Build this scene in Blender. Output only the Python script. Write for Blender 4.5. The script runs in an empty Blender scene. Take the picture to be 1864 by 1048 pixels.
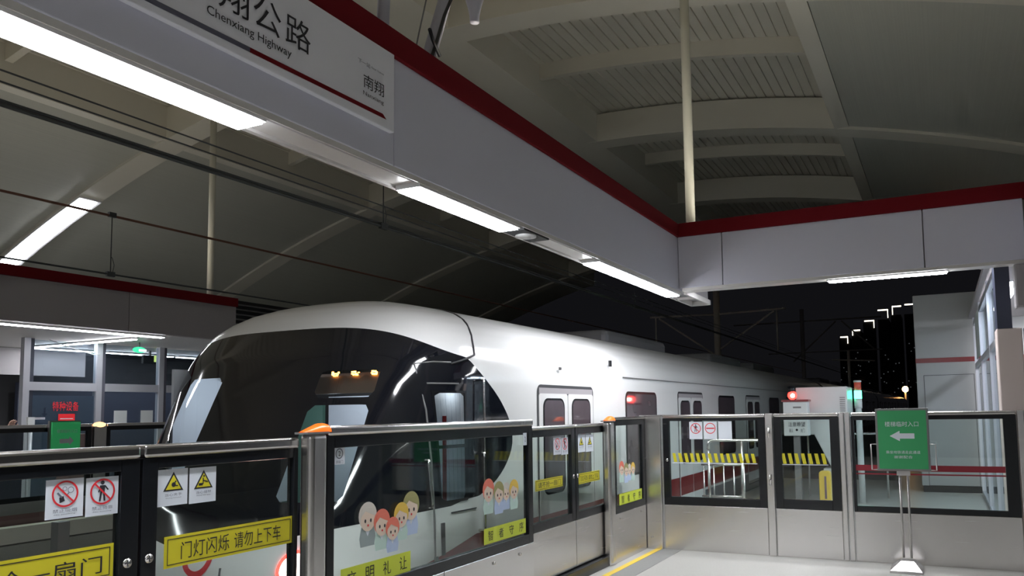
import bpy, bmesh, math, random
from mathutils import Vector, Matrix
random.seed(7)
scene = bpy.context.scene
COL = scene.collection
# ---------------------------------------------------------------- camera
cam = bpy.data.cameras.new('camera'); camo = bpy.data.objects.new('camera', cam); COL.objects.link(camo)
cam.sensor_width = 36; cam.lens = 1420.0 / 1864 * 36
cam.shift_x = (932 - 1041.65) / 1864; cam.shift_y = (631.6 - 524) / 1864
cam.clip_end = 2000; cam.clip_start = 0.05
RT = Vector((0.42747501, -0.90387395, -0.01664331)); DN = Vector((0.06699316, 0.05003234, -0.99649821)); FW = Vector((0.90154147, 0.4248631, 0.08194095))
m = Matrix.Identity(4)
for i, v in enumerate((RT, -DN, -FW)):
    for r in range(3): m[r][i] = v[r]
m[2][3] = 1.57
camo.matrix_world = m
scene.camera = camo
# ---------------------------------------------------------------- world, view
w = bpy.data.worlds.new('night'); scene.world = w; w.use_nodes = True
w.node_tree.nodes['Background'].inputs[0].default_value = (0.33, 0.33, 0.40, 1)
w.node_tree.nodes['Background'].inputs[1].default_value = 0.012
scene.view_settings.view_transform = 'Standard'; scene.view_settings.look = 'None'
scene.view_settings.gamma = 1; scene.view_settings.exposure = 0.42
scene.cycles.max_bounces = 7; scene.cycles.diffuse_bounces = 4; scene.cycles.glossy_bounces = 3
scene.cycles.transparent_max_bounces = 16; scene.cycles.sample_clamp_indirect = 6
LAMP = 44.0     # strip light emission
# ---------------------------------------------------------------- materials
def pmat(name, col, rough=.5, metal=0, bump=0, bscale=40, spec=.5, var=0, vscale=3, emis=None, es=1, stretch=None):
    mt = bpy.data.materials.new(name); mt.use_nodes = True
    nt = mt.node_tree; b = nt.nodes['Principled BSDF']
    b.inputs['Base Color'].default_value = (*col, 1); b.inputs['Roughness'].default_value = rough
    b.inputs['Metallic'].default_value = metal; b.inputs['Specular IOR Level'].default_value = spec
    if emis: b.inputs['Emission Color'].default_value = (*emis, 1); b.inputs['Emission Strength'].default_value = es
    if var or bump:
        tc = nt.nodes.new('ShaderNodeTexCoord'); mp = nt.nodes.new('ShaderNodeMapping')
        nt.links.new(tc.outputs['Object'], mp.inputs[0])
        if stretch: mp.inputs['Scale'].default_value = stretch
    if var:
        n = nt.nodes.new('ShaderNodeTexNoise'); n.inputs['Scale'].default_value = vscale; n.inputs['Detail'].default_value = 4
        nt.links.new(mp.outputs[0], n.inputs['Vector'])
        mx = nt.nodes.new('ShaderNodeMixRGB'); mx.inputs[1].default_value = (*[c * (1 - var) for c in col], 1); mx.inputs[2].default_value = (*[min(1, c * (1 + var)) for c in col], 1)
        nt.links.new(n.outputs['Fac'], mx.inputs[0]); nt.links.new(mx.outputs[0], b.inputs['Base Color'])
    if bump:
        n2 = nt.nodes.new('ShaderNodeTexNoise'); n2.inputs['Scale'].default_value = bscale; n2.inputs['Detail'].default_value = 3
        nt.links.new(mp.outputs[0], n2.inputs['Vector'])
        bp = nt.nodes.new('ShaderNodeBump'); bp.inputs['Strength'].default_value = bump; bp.inputs['Distance'].default_value = .01
        nt.links.new(n2.outputs['Fac'], bp.inputs['Height']); nt.links.new(bp.outputs[0], b.inputs['Normal'])
    return mt
def emat(name, col, s):
    mt = bpy.data.materials.new(name); mt.use_nodes = True; nt = mt.node_tree; nt.nodes.clear()
    e = nt.nodes.new('ShaderNodeEmission'); e.inputs[0].default_value = (*col, 1); e.inputs[1].default_value = s
    o = nt.nodes.new('ShaderNodeOutputMaterial'); nt.links.new(e.outputs[0], o.inputs[0]); return mt
def glassmat(name, tint=(1, 1, 1), refl=1.0, ior=1.5, haze=0.0, hcol=(.5, .5, .5)):
    mt = bpy.data.materials.new(name); mt.use_nodes = True; nt = mt.node_tree; nt.nodes.clear()
    t = nt.nodes.new('ShaderNodeBsdfTransparent'); t.inputs[0].default_value = (*tint, 1)
    g = nt.nodes.new('ShaderNodeBsdfGlossy'); g.inputs['Roughness'].default_value = .02; g.inputs[0].default_value = (refl, refl, refl, 1)
    lw = nt.nodes.new('ShaderNodeLayerWeight'); lw.inputs[0].default_value = .5
    pw = nt.nodes.new('ShaderNodeMath'); pw.operation = 'POWER'; pw.inputs[1].default_value = 5
    f = nt.nodes.new('ShaderNodeMath'); f.operation = 'MULTIPLY_ADD'; f.inputs[1].default_value = .9; f.inputs[2].default_value = .045
    nt.links.new(lw.outputs['Facing'], pw.inputs[0]); nt.links.new(pw.outputs[0], f.inputs[0])
    mx = nt.nodes.new('ShaderNodeMixShader'); o = nt.nodes.new('ShaderNodeOutputMaterial')
    nt.links.new(f.outputs[0], mx.inputs[0]); nt.links.new(t.outputs[0], mx.inputs[1]); nt.links.new(g.outputs[0], mx.inputs[2])
    out = mx
    if haze:
        d = nt.nodes.new('ShaderNodeBsdfDiffuse'); d.inputs[0].default_value = (*hcol, 1)
        m2 = nt.nodes.new('ShaderNodeMixShader'); m2.inputs[0].default_value = haze
        nt.links.new(mx.outputs[0], m2.inputs[1]); nt.links.new(d.outputs[0], m2.inputs[2]); out = m2
    nt.links.new(out.outputs[0], o.inputs[0]); return mt
def steelmat(name, col=(.62, .60, .57), rough=.28, bump=.12):
    mt = pmat(name, col, rough, 1.0)
    nt = mt.node_tree; b = nt.nodes['Principled BSDF']
    tc = nt.nodes.new('ShaderNodeTexCoord'); mp = nt.nodes.new('ShaderNodeMapping'); mp.inputs['Scale'].default_value = (1, 1, 60)
    n = nt.nodes.new('ShaderNodeTexNoise'); n.inputs['Scale'].default_value = 2; n.inputs['Detail'].default_value = 4
    n3 = nt.nodes.new('ShaderNodeTexNoise'); n3.inputs['Scale'].default_value = 1.6; n3.inputs['Detail'].default_value = 0
    bp = nt.nodes.new('ShaderNodeBump'); bp.inputs['Strength'].default_value = bump; bp.inputs['Distance'].default_value = .02
    mr = nt.nodes.new('ShaderNodeMapRange'); mr.inputs[3].default_value = rough; mr.inputs[4].default_value = rough * 1.02
    L = nt.links.new
    L(tc.outputs['Object'], mp.inputs[0]); L(mp.outputs[0], n.inputs['Vector']); L(n.outputs['Fac'], mr.inputs[0]); L(mr.outputs[0], b.inputs['Roughness'])
    L(tc.outputs['Object'], n3.inputs['Vector']); L(n3.outputs['Fac'], bp.inputs['Height']); L(bp.outputs[0], b.inputs['Normal'])
    return mt
M = {}
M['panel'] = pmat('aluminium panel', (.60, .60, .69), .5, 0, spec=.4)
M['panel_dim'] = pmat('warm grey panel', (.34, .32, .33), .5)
M['redtrim'] = pmat('dark red trim', (.15, .006, .010), .8, spec=.15)
M['soffit'] = pmat('soffit metal', (.62, .60, .58), .4, var=.05)
M['lamp'] = emat('strip diffuser', (.93, .95, 1.0), LAMP)
M['lamp_far'] = emat('far strip diffuser', (.95, .96, 1.0), LAMP * .7)
M['lamphouse'] = pmat('lamp housing', (.75, .75, .75), .4)
M['darkgap'] = pmat('dark joint', (.02, .02, .02), .7)
M['roof'] = pmat('cream roof steel', (.62, .59, .50), .55, var=.06, vscale=.6)
M['deck'] = pmat('corrugated deck', (.60, .57, .48), .6, var=.08, vscale=1.5)
M['roofskin'] = pmat('grey green roof skin', (.44, .44, .38), .38, var=.1, vscale=.8, bump=.25, bscale=1, stretch=(.3, 60, .3))
M['post'] = pmat('cream painted post', (.66, .64, .54), .5)
M['pipe'] = pmat('white pvc pipe', (.55, .54, .60), .4)
M['cable'] = pmat('black cable', (.012, .012, .016), .5)
M['wire'] = pmat('catenary wire', (.045, .05, .05), .5, .3)
M['rustwire'] = pmat('copper wire', (.16, .07, .045), .5, .3)
M['insul'] = pmat('galvanised fitting', (.2, .2, .2), .5, .5)
M['steel'] = steelmat('brushed stainless', (.70, .68, .66), .27, .12)
M['steel_top'] = steelmat('polished stainless rail', (.72, .70, .69), .2, .03)
M['black'] = pmat('black enamel frame', (.006, .007, .009), .25)
M['glass'] = glassmat('gate glass', (.90, .95, .93))
M['glass_old'] = glassmat('waiting room glass', (.72, .78, .82), haze=.03, hcol=(.3, .35, .45))
M['white'] = pmat('white sticker', (.66, .70, .76), .5)
M['red'] = pmat('sign red', (.62, .02, .03), .5)
M['yellow'] = pmat('sticker yellow', (.62, .55, .02), .5)
M['lime'] = pmat('lime yellow', (.58, .66, .05), .5)
M['ink'] = pmat('black ink', (.015, .013, .02), .6)
M['greyink'] = pmat('grey ink', (.12, .13, .17), .6)
M['bargrey'] = pmat('grey bar', (.10, .10, .14), .5)
M['signboard'] = pmat('white sign board', (.80, .80, .86), .35)
M['orange'] = pmat('orange lamp lens', (.9, .13, .01), .3, emis=(1, .16, .01), es=.55)
M['carwhite'] = pmat('train white paint', (.76, .76, .75), .22, spec=.6)
M['carblack'] = pmat('gloss black mask', (.006, .007, .011), .07, spec=.8)
M['carred'] = pmat('train maroon stripe', (.20, .02, .022), .3)
M['cargrey'] = pmat('train grey underside', (.14, .14, .15), .5)
M['seam'] = pmat('rubber seam', (.04, .04, .045), .6)
M['carglass'] = pmat('dark train window', (.085, .065, .075), .06, spec=.7, var=.3, vscale=2)
M['cabglass'] = glassmat('cab glass', (.80, .84, .86))
M['cabwall'] = pmat('cab lining', (.62, .66, .72), .5)
M['cabgreen'] = pmat('cab green wall', (.10, .22, .17), .6)
M['cabbrown'] = pmat('cab brown ceiling', (.30, .22, .16), .6)
M['cabdark'] = pmat('cab dark', (.01, .01, .012), .6)
M['led'] = emat('amber leds', (1, .35, .05), 14)
M['headlamp'] = emat('headlamp', (1, .78, .7), 16)
M['redlamp'] = emat('red lamp', (1, .02, .015), 9)
M['greenlamp'] = emat('green lamp', (.05, 1, .45), 9)
M['floor'] = pmat('terrazzo paving', (.50, .49, .46), .3, var=.12, vscale=60, bump=.03, bscale=120)
M['tactile'] = pmat('dark paving strip', (.27, .27, .26), .5, var=.1, vscale=40)
M['yellowline'] = pmat('yellow safety line', (.85, .60, .07), .5)
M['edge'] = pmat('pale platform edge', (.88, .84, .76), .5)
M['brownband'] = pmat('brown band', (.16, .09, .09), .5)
M['track'] = pmat('dark track bed', (.06, .055, .05), .9, var=.4, vscale=8)
M['rail'] = pmat('steel rail', (.2, .16, .13), .4, .8)
M['linered'] = pmat('dark red film', (.26, .012, .025), .5)
M['vred'] = pmat('bright red vinyl', (.9, .03, .04), .5)
M['navy'] = pmat('navy blue panel', (.025, .03, .075), .5)
M['skin'] = pmat('skin', (.75, .48, .38), .5)
M['cloth'] = pmat('black clothing', (.008, .008, .012), .8)
M['hair'] = pmat('black hair', (.01, .008, .008), .5)
M['alu'] = pmat('aluminium mullion', (.50, .51, .56), .35, .3)
M['aludark'] = pmat('grey mullion', (.11, .11, .14), .5)
M['bluedark'] = pmat('dark blue cladding', (.035, .04, .065), .4)
M['bluewall'] = pmat('blue grey door', (.12, .145, .19), .5)
M['paper'] = pmat('white paper', (.55, .58, .58), .6)
M['green'] = pmat('green poster', (.035, .33, .115), .45)
M['greenglow'] = pmat('bright green poster', (.06, .50, .16), .45, emis=(.05, .6, .2), es=.12)  # poster is no lamp: a slight glow is put into its green
M['exitgreen'] = emat('lit green sign', (.06, .75, .36), 1.1)
M['exitwhite'] = emat('lit white symbol', (.8, 1, .9), 1.4)
M['ledyellow'] = emat('lit yellow sign', (.75, .9, .25), 1.1)
M['kiosk'] = pmat('kiosk grey cladding', (.38, .38, .38), .32, var=.05)
M['beige'] = pmat('beige cladding', (.55, .47, .44), .45)
M['cabinet'] = pmat('white cabinet enamel', (.66, .68, .67), .35)
M['box'] = pmat('orange yellow plastic', (.80, .56, .05), .4)
M['mast'] = pmat('galvanised mast', (.2, .19, .18), .6, .2)
M['mastfar'] = pmat('dull mast', (.42, .38, .34), .7)
M['tower'] = pmat('dark facade', (.012, .012, .012), .8)
M['whiteled'] = emat('roof edge light', (1, .9, .72), 3)
M['winlit'] = emat('dim window', (.7, .75, .8), .05)
M['street'] = emat('sodium lamp', (1, .5, .16), 40)
M['streetdim'] = emat('far lamp', (1, .62, .3), 1.6)
M['hall'] = pmat('dark hall wall', (.03, .03, .033), .8, var=.4, vscale=2)
M['skin_c'] = pmat('pale drawn skin', (.72, .58, .47), .6)
M['hair1'] = pmat('coral hair', (.72, .18, .12), .6); M['hair2'] = pmat('gold hair', (.72, .48, .08), .6)
M['hair3'] = pmat('olive hair', (.32, .30, .12), .6); M['hair4'] = pmat('silver hair', (.6, .56, .5), .6)
M['cl1'] = pmat('pale blue cloth', (.45, .55, .75), .6); M['cl2'] = pmat('mint cloth', (.5, .66, .6), .6); M['cl3'] = pmat('grey cloth', (.3, .36, .36), .6)
# ---------------------------------------------------------------- object helpers
ORG = {}
def props(o, label=None, cat=None, group=None, kind=None):
    if label: o['label'] = label
    if cat: o['category'] = cat
    if group: o['group'] = group
    if kind: o['kind'] = kind
    return o
def thing(name, loc, label, cat, group=None):
    o = bpy.data.objects.new(name, None); COL.objects.link(o); o.location = loc; o.empty_display_size = .1
    ORG[o.name] = Vector(loc); return props(o, label, cat, group)
def basis(n):
    n = n.normalized(); a = Vector((0, 0, 1)) if abs(n.z) < .9 else Vector((1, 0, 0))
    u = n.cross(a).normalized(); return u, n.cross(u).normalized()
class MB:
    def __init__(s): s.v = []; s.f = []; s.m = []; s.mats = []; s.smooth = []
    def mi(s, mt):
        if mt not in s.mats: s.mats.append(mt)
        return s.mats.index(mt)
    def add(s, vs, fs, mt, sm=False):
        k = len(s.v); i = s.mi(mt); s.v += [tuple(p) for p in vs]
        for f in fs: s.f.append([k + j for j in f]); s.m.append(i); s.smooth.append(sm)
        return s
    def box(s, lo, hi, mt='steel'):
        x0, y0, z0 = [min(a, b) for a, b in zip(lo, hi)]; x1, y1, z1 = [max(a, b) for a, b in zip(lo, hi)]
        v = [(x, y, z) for z in (z0, z1) for y in (y0, y1) for x in (x0, x1)]
        return s.add(v, [(0, 2, 3, 1), (4, 5, 7, 6), (0, 1, 5, 4), (2, 6, 7, 3), (0, 4, 6, 2), (1, 3, 7, 5)], mt)
    def prism(s, pts, d, mt):
        n = len(pts); d = Vector(d); a = [Vector(p) for p in pts]; v = a + [p + d for p in a]
        return s.add(v, [tuple(range(n))[::-1], tuple(range(n, 2 * n))] + [(i, (i + 1) % n, n + (i + 1) % n, n + i) for i in range(n)], mt)
    def tube(s, path, r, mt, n=8, cap=True):
        P = [Vector(p) for p in path]; rings = []; R = r if isinstance(r, (list, tuple)) else [r] * len(P)
        u = None
        for i, p in enumerate(P):
            d = (P[min(i + 1, len(P) - 1)] - P[max(i - 1, 0)]).normalized()
            if u is None: u, w2 = basis(d)
            else: u = (u - d * u.dot(d)).normalized(); w2 = d.cross(u)
            rings.append([p + (u * math.cos(2 * math.pi * k / n) + w2 * math.sin(2 * math.pi * k / n)) * R[i] for k in range(n)])
        v = [q for rg in rings for q in rg]; f = []
        for i in range(len(P) - 1):
            for k in range(n): f.append((i * n + k, i * n + (k + 1) % n, (i + 1) * n + (k + 1) % n, (i + 1) * n + k))
        if cap: f += [tuple(range(n))[::-1], tuple((len(P) - 1) * n + k for k in range(n))]
        return s.add(v, f, mt, True)
    def ball(s, c, r, mt, n=12, sc=(1, 1, 1)):
        v = []; f = []; h = n // 2
        for i in range(h + 1):
            a = math.pi * i / h
            for k in range(n): v.append((c[0] + r * sc[0] * math.sin(a) * math.cos(2 * math.pi * k / n), c[1] + r * sc[1] * math.sin(a) * math.sin(2 * math.pi * k / n), c[2] + r * sc[2] * math.cos(a)))
        for i in range(h):
            for k in range(n): f.append((i * n + k, (i + 1) * n + k, (i + 1) * n + (k + 1) % n, i * n + (k + 1) % n))
        return s.add(v, f, mt, True)
    def build(s, name, parent=None, bevel=0, seg=2, origin=None):
        if origin is None:
            if parent is not None: origin = ORG[parent.name]
            else:
                xs = [p[0] for p in s.v]; ys = [p[1] for p in s.v]; zs = [p[2] for p in s.v]
                origin = Vector(((min(xs) + max(xs)) / 2, (min(ys) + max(ys)) / 2, min(zs)))
        origin = Vector(origin)
        me = bpy.data.meshes.new(name); me.from_pydata([tuple(Vector(p) - origin) for p in s.v], [], s.f)
        for k in s.mats: me.materials.append(M[k])
        me.polygons.foreach_set('material_index', s.m); me.polygons.foreach_set('use_smooth', s.smooth); me.update()
        o = bpy.data.objects.new(name, me); COL.objects.link(o); ORG[o.name] = origin
        if parent is not None: o.parent = parent; o.location = origin - ORG[parent.name]
        else: o.location = origin
        if bevel:
            b = o.modifiers.new('bevel', 'BEVEL'); b.width = bevel; b.segments = seg; b.limit_method = 'ANGLE'; b.angle_limit = math.radians(40)
        return o
def copy_tree(o, parent=None):
    c = o.copy(); COL.objects.link(c); c.parent = parent; ORG[c.name] = ORG[o.name]
    for ch in list(o.children): copy_tree(ch, c)
    return c
def place(c, d, label=None):
    c.location = c.location + Vector(d); ORG[c.name] = c.location.copy()
    if label: c['label'] = label
    return c
_tcache = {}
def glyphs(txt):
    if txt not in _tcache:
        c = bpy.data.curves.new('t', 'FONT'); c.body = txt; c.resolution_u = 3
        o = bpy.data.objects.new('t', c); COL.objects.link(o)
        me = bpy.data.meshes.new_from_object(o.evaluated_get(bpy.context.evaluated_depsgraph_get()))
        _tcache[txt] = ([(p.co.x, p.co.y) for p in me.vertices], [tuple(p.vertices) for p in me.polygons])
        bpy.data.objects.remove(o); bpy.data.curves.remove(c); bpy.data.meshes.remove(me)
    return _tcache[txt]
class Sheet(MB):
    """flat sticker drawn in its own plane: a=right, b=up, seen against normal"""
    def __init__(s, o, u, v=(0, 0, 1)):
        super().__init__(); s.lay = 0; s.o = Vector(o); s.u = Vector(u).normalized(); s.w = Vector(v).normalized(); s.n = s.u.cross(s.w); s.k = 0
    def P(s, a, b, h=0): return s.o + s.u * a + s.w * b + s.n * h
    def rect(s, a0, b0, a1, b1, mt, h=.0012, t=None):
        t = h if t is None else t
        return s.poly([(a0, b0), (a1, b0), (a1, b1), (a0, b1)], mt, h, t)
    def poly(s, pts, mt, h=.0012, t=None):
        t = h if t is None else t; h += s.lay; s.lay += .0002
        return s.prism([s.P(a, b, h - t) for a, b in pts], s.n * t, mt)
    def disc(s, c, r, mt, h=.0016, n=28, sy=1): return s.poly([(c[0] + r * math.cos(2 * math.pi * k / n), c[1] + sy * r * math.sin(2 * math.pi * k / n)) for k in range(n)], mt, h, .0006)
    def ring(s, c, r0, r1, mt, h=.0022, n=36):
        h += s.lay; s.lay += .0002
        v = [s.P(c[0] + r * math.cos(2 * math.pi * k / n), c[1] + r * math.sin(2 * math.pi * k / n), h) for r in (r0, r1) for k in range(n)]
        return s.add(v, [(k, n + k, n + (k + 1) % n, (k + 1) % n) for k in range(n)], mt)
    def bar(s, p, q, wd, mt, h=.0026):
        d = Vector((q[0] - p[0], q[1] - p[1])).normalized(); e = Vector((-d.y, d.x)) * wd / 2
        return s.poly([(p[0] + e.x, p[1] + e.y), (p[0] - e.x, p[1] - e.y), (q[0] - e.x, q[1] - e.y), (q[0] + e.x, q[1] + e.y)], mt, h, .0005)
    def frame(s, a0, b0, a1, b1, wd, mt, h=.002):
        for q in ((a0, b0, a1, b0 + wd), (a0, b1 - wd, a1, b1), (a0, b0, a0 + wd, b1), (a1 - wd, b0, a1, b1)): s.rect(*q, mt, h, .0005)
        return s
    def text(s, txt, a0, b0, a1, b1, mt, h=.0028):
        """fit txt into the rectangle"""
        vs, fs = glyphs(txt); x0 = min(p[0] for p in vs); x1 = max(p[0] for p in vs); y0 = min(p[1] for p in vs); y1 = max(p[1] for p in vs)
        h += s.lay; sx = (a1 - a0) / (x1 - x0); sy = (b1 - b0) / (y1 - y0)
        return s.add([s.P(a0 + (x - x0) * sx, b0 + (y - y0) * sy, h) for x, y in vs], fs, mt)
AX = (1, 0, 0); BX = (0, -1, 0)   # right-hand direction of a face along the track / across it
# ================================================================ SETTING
def struct(o): o['kind'] = 'structure'; return o
b = MB(); b.box((-9, -7, -.25), (8.6, 3.42, 0), 'floor'); b.box((8.6, -7, -.25), (24, 3.42, 0), 'floor')
fl = struct(b.build('floor'))
b = MB(); b.box((-9, 10.68, -.25), (24, 22, 0), 'floor'); struct(b.build('floor'))
b = MB(); b.box((-30, 3.42, -1.45), (200, 10.68, -1.3), 'track'); struct(b.build('floor'))
b = MB(); b.box((-9, -.35, -5), (24, -7.4, -.26), 'hall')
# pavement strips along the gates
b = MB(); b.box((-2, 2.72, 0), (8.62, 3.0, .003), 'tactile'); b.box((-2, 2.945, .003), (8.6, 3.01, .006), 'yellowline')
props(b.build('safety_line'), 'yellow safety line on a dark strip at the foot of the platform gates', 'floor line')
# ---- roof: shallow vault across both tracks
def az(y, off=0): return 7.6 + off - (y - 7.05) ** 2 / 51
LAMPRIB = 18.0
M['lamp_rib'] = emat('rib strip diffuser', (.93, .95, 1.0), LAMPRIB)
def vault(x0, x1, y0, y1, off, mt, t=.06, n=16, up=True):
    b = MB(); ys = [y0 + (y1 - y0) * i / n for i in range(n + 1)]
    pts = [(x0, y, az(y, off)) for y in ys] + [(x0, y, az(y, off) + t) for y in reversed(ys)]
    N = len(pts); v = pts + [(x1, p[1], p[2]) for p in pts]
    f = [(i, i + 1, N + i + 1, N + i) for i in range(N - 1)] + [(N - 1, 0, N, 2 * N - 1)]
    for i in range(n): f += [(i, N - 1 - i, N - 2 - i, i + 1), (N + i, N + i + 1, 2 * N - 2 - i, 2 * N - 1 - i)]
    return b.add(v, f, mt)
R0, R1 = -8.5, 30
struct(vault(R0, R1, -7.0, 1.35, 0, 'roofskin').build('ceiling'))
struct(vault(R0, R1, 13.3, 21.6, 0, 'roofskin').build('ceiling'))
struct(vault(R0, R1, 6.98, 7.65, 0.0, 'roof').build('ceiling'))
def deck(y0, y1):
    b = MB(); y = y0; vs = []
    while y < y1:
        for dy, dz in ((0, 0), (.16, 0), (.164, .03), (.184, .03), (.188, 0)):
            if y + dy < y1: vs.append((y + dy, az(y + dy, .6) + dz))
        y += .19
    vs.append((y1, az(y1, .6)))
    n = len(vs); b.add([(R0, y, z) for y, z in vs] + [(R1, y, z) for y, z in vs], [(i, i + 1, n + i + 1, n + i) for i in range(n - 1)], 'deck')
    b.add([(R0, y, z + .12) for y, z in vs] + [(R1, y, z + .12) for y, z in vs], [(i, n + i, n + i + 1, i + 1) for i in range(n - 1)], 'deck')
    return b
struct(deck(1.6, 6.9).build('ceiling')); struct(deck(7.7, 13.05).build('ceiling'))
def beam_along(y0, y1, off, top, label):
    b = MB(); b.box((R0, y0, az((y0 + y1) / 2, off)), (R1, y1, az((y0 + y1) / 2, off) + top), 'roof')
    return props(b.build('roof_beam'), label, 'beam', 'roof beams running along the tracks')
beam_along(6.65, 6.97, -.05, .75, 'cream roof beam along the near edge of the smooth middle strip of the vault')
beam_along(7.66, 7.98, -.05, .75, 'cream roof beam along the far edge of the smooth middle strip of the vault')
beam_along(1.36, 1.62, -.04, .75, 'cream edge beam between ribbed bays and smooth grey panels over the near platform')
beam_along(13.05, 13.3, -.04, .75, 'cream edge beam between ribbed bays and smooth panels over the opposite platform')
XR = {4: 'nearest to the camera', 10: 'carrying the lit strip lamp', 16: 'above the second door of the train', 21.7: 'over the far cabinets', 27.7: 'at the dark end of the roof'}
for X in (4, 10, 15.8, 21.7, 27.7):
    k = 16 if X == 15.8 else X
    for y0, y1, side in ((-7.0, 6.9, 'near'), (7.7, 21.5, 'opposite')):
        bb = vault(X - .22, X + .28, y0, y1, -.06, 'roof', .62, 24)
        props(bb.build('roof_rib'), 'broad curved cream rib, %s vault half, %s' % (side, XR[k]), 'roof rib', 'broad curved roof ribs')
for X in (-2, 1, 7, 12.9, 18.8):
    nm = {-2: 'behind the camera', 1: 'over the station sign', 7: 'between the camera and the lamp rib', 12.9: 'just past the lamp rib', 18.8: 'over the far cabinet'}[X]
    for y0, y1, side in ((1.6, 6.9, 'near'), (7.7, 13.05, 'opposite')):
        props(vault(X - .06, X + .06, y0, y1, .32, 'roof', .3, 14).build('roof_purlin'), 'thin curved cream cross rib, %s vault half, %s' % (side, nm), 'roof rib', 'thin cross ribs')
# strip lamps on the ribs
def rib_lamp(X, y0, y1, label):
    t = thing('strip_light', (X, (y0 + y1) / 2, az((y0 + y1) / 2) - .1), label, 'light', 'strip lamps under the roof ribs')
    vault(X - .20, X + .26, y0, y1, -.10, 'lamphouse', .04, 12).build('housing', t)
    vault(X - .16, X + .18, y0 + .04, y1 - .04, -.125, 'lamp_rib', .03, 12).build('diffuser', t)
rib_lamp(10, 15.62, 19.4, 'long white strip lamp under the curved roof rib over the opposite platform')
rib_lamp(4, 15.35, 19.1, 'assumed long white strip lamp under the rib closest to the camera, opposite platform')  # assumed lamp outside the view, adds general light under the vault
# hangers / posts
def roof_post(x, y, z0, label):
    t = thing('roof_post', (x, y, z0), label, 'post')
    MB().tube([(x, y, z0), (x, y, az(y, -.05))], .055, 'post', 16).build('pole', t)
    MB().tube([(x, y, az(y) - .25), (x, y, az(y) - .08)], .085, 'insul', 16).build('clamp', t)
    MB().box((x - .1, y - .1, z0), (x + .1, y + .1, z0 + .03), 'post').build('base_plate', t)
roof_post(8.75, 2.56, 3.6, 'cream round roof post rising from the inner corner of the canopy')
roof_post(9.65, 11.62, 3.6, 'cream round roof post rising from the end of the opposite canopy')
# ================================================================ CANOPY (near platform)
def fascia_panel(lo, hi, mt, parent): return MB().box(lo, hi, mt).build('panel', parent, .006)
cy = thing('canopy_fascia', (3, 2.78, 2.9), 'grey panelled canopy fascia with red top band running beside the track', 'canopy')
xs = [-8, -4.4, -1.0, 3.385, 8.66]
for a, c in zip(xs, xs[1:]):
    fascia_panel((a + .003, 2.66, 2.93), (c - .003 if c < 8 else c, 2.72, 3.545), 'panel', cy)
MB().box((-8, 2.64, 3.545), (8.69, 2.74, 3.70), 'redtrim').build('top_band', cy, .006)
MB().box((-8, 2.74, 3.2), (8.69, 3.02, 3.66), 'panel_dim').build('core', cy)
b = MB(); b.box((-8, 2.72, 2.915), (8.69, 2.86, 3.2), 'soffit'); b.box((-8, 2.665, 2.9), (8.66, 2.672, 2.93), 'soffit'); b.build('soffit', cy)
b = MB(); b.box((-8, 2.855, 2.90), (9.77, 2.885, 2.96), 'soffit'); b.box((8.69, 2.62, 2.90), (9.77, 2.65, 2.96), 'soffit'); b.box((9.74, 2.62, 2.90), (9.77, 2.88, 2.96), 'soffit')
b.box((9.1, 2.65, 2.90), (9.13, 2.86, 2.93), 'soffit'); b.build('edge_channel', cy)
b = MB(); b.box((8.69, 2.66, 2.96), (9.77, 2.86, 3.1), 'panel_dim'); b.build('end_bracket', cy)
for x in (4.0, 7.9): MB().box((x, 2.9, 2.97), (x + .12, 3.6, 3.02), 'soffit')
def strip(x0, x1, y0, y1, z, label, mt='lamp', group='strip lamps along the canopy'):
    t = thing('strip_light', ((x0 + x1) / 2, (y0 + y1) / 2, z), label, 'light', group)
    MB().box((x0, y0, z), (x1, y1, z + .03), 'lamphouse').build('housing', t)
    i = .012
    MB().box((x0 + i, y0 + i, z - .012), (x1 - i, y1 - i, z + .001), mt).build('diffuser', t)
strip(-1.6, 2.50, 2.675, 2.85, 2.885, 'bright white strip lamp under the canopy below the station name sign')
strip(-7.5, -2.4, 2.675, 2.85, 2.885, 'assumed bright white strip lamp under the same canopy well behind the camera')  # assumed lamp, out of view, carries the row on for general light
strip(3.64, 4.83, 2.675, 2.85, 2.885, 'short white strip lamp under the canopy beside the speaker grille')
strip(6.27, 8.63, 2.675, 2.85, 2.885, 'white strip lamp under the canopy next to its inner corner')
strip(8.58, 8.70, -.12, 1.04, 2.905, 'thin white strip lamp under the cross fascia', group='strip lamps along the canopy')
strip(8.82, 8.94, -.6, 2.4, 3.02, 'added unseen strip lamp on the outer side of the cross fascia, brightening the platform end', group='strip lamps along the canopy')  # added lamp, out of sight, brightens the kiosk and floor past the gates
ck = thing('canopy_fascia', (-4, -3.6, 2.9), 'added unseen canopy beam on the far edge of the near platform, behind the camera', 'canopy')  # added beam, out of view, only carries the fill lamp below
MB().box((-8, -3.85, 2.93), (-.6, -3.79, 3.545), 'panel').build('panel', ck); MB().box((-8, -3.87, 3.545), (-.6, -3.77, 3.70), 'redtrim').build('top_band', ck); MB().box((-8, -3.79, 2.925), (-.6, -3.55, 3.2), 'soffit').build('soffit', ck)
MB().box((-7.9, -3.75, 3.2), (-7.7, -3.6, 7.0), 'post').build('hanger', ck)
strip(-7.5, -.8, -3.77, -3.57, 2.895, 'added strip lamp under the unseen canopy beam behind the camera')  # added fill lamp, brightens the track-side fascia and the sign
t = thing('speaker_grille', (5.1, 2.77, 2.885), 'square ceiling speaker with a round grille in the canopy soffit', 'speaker')
MB().box((4.9, 2.68, 2.89), (5.3, 2.85, 2.913), 'darkgap').build('recess', t)
MB().tube([(5.08, 2.765, 2.893), (5.08, 2.765, 2.878)], .08, 'lamphouse', 24).build('grille', t)
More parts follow.
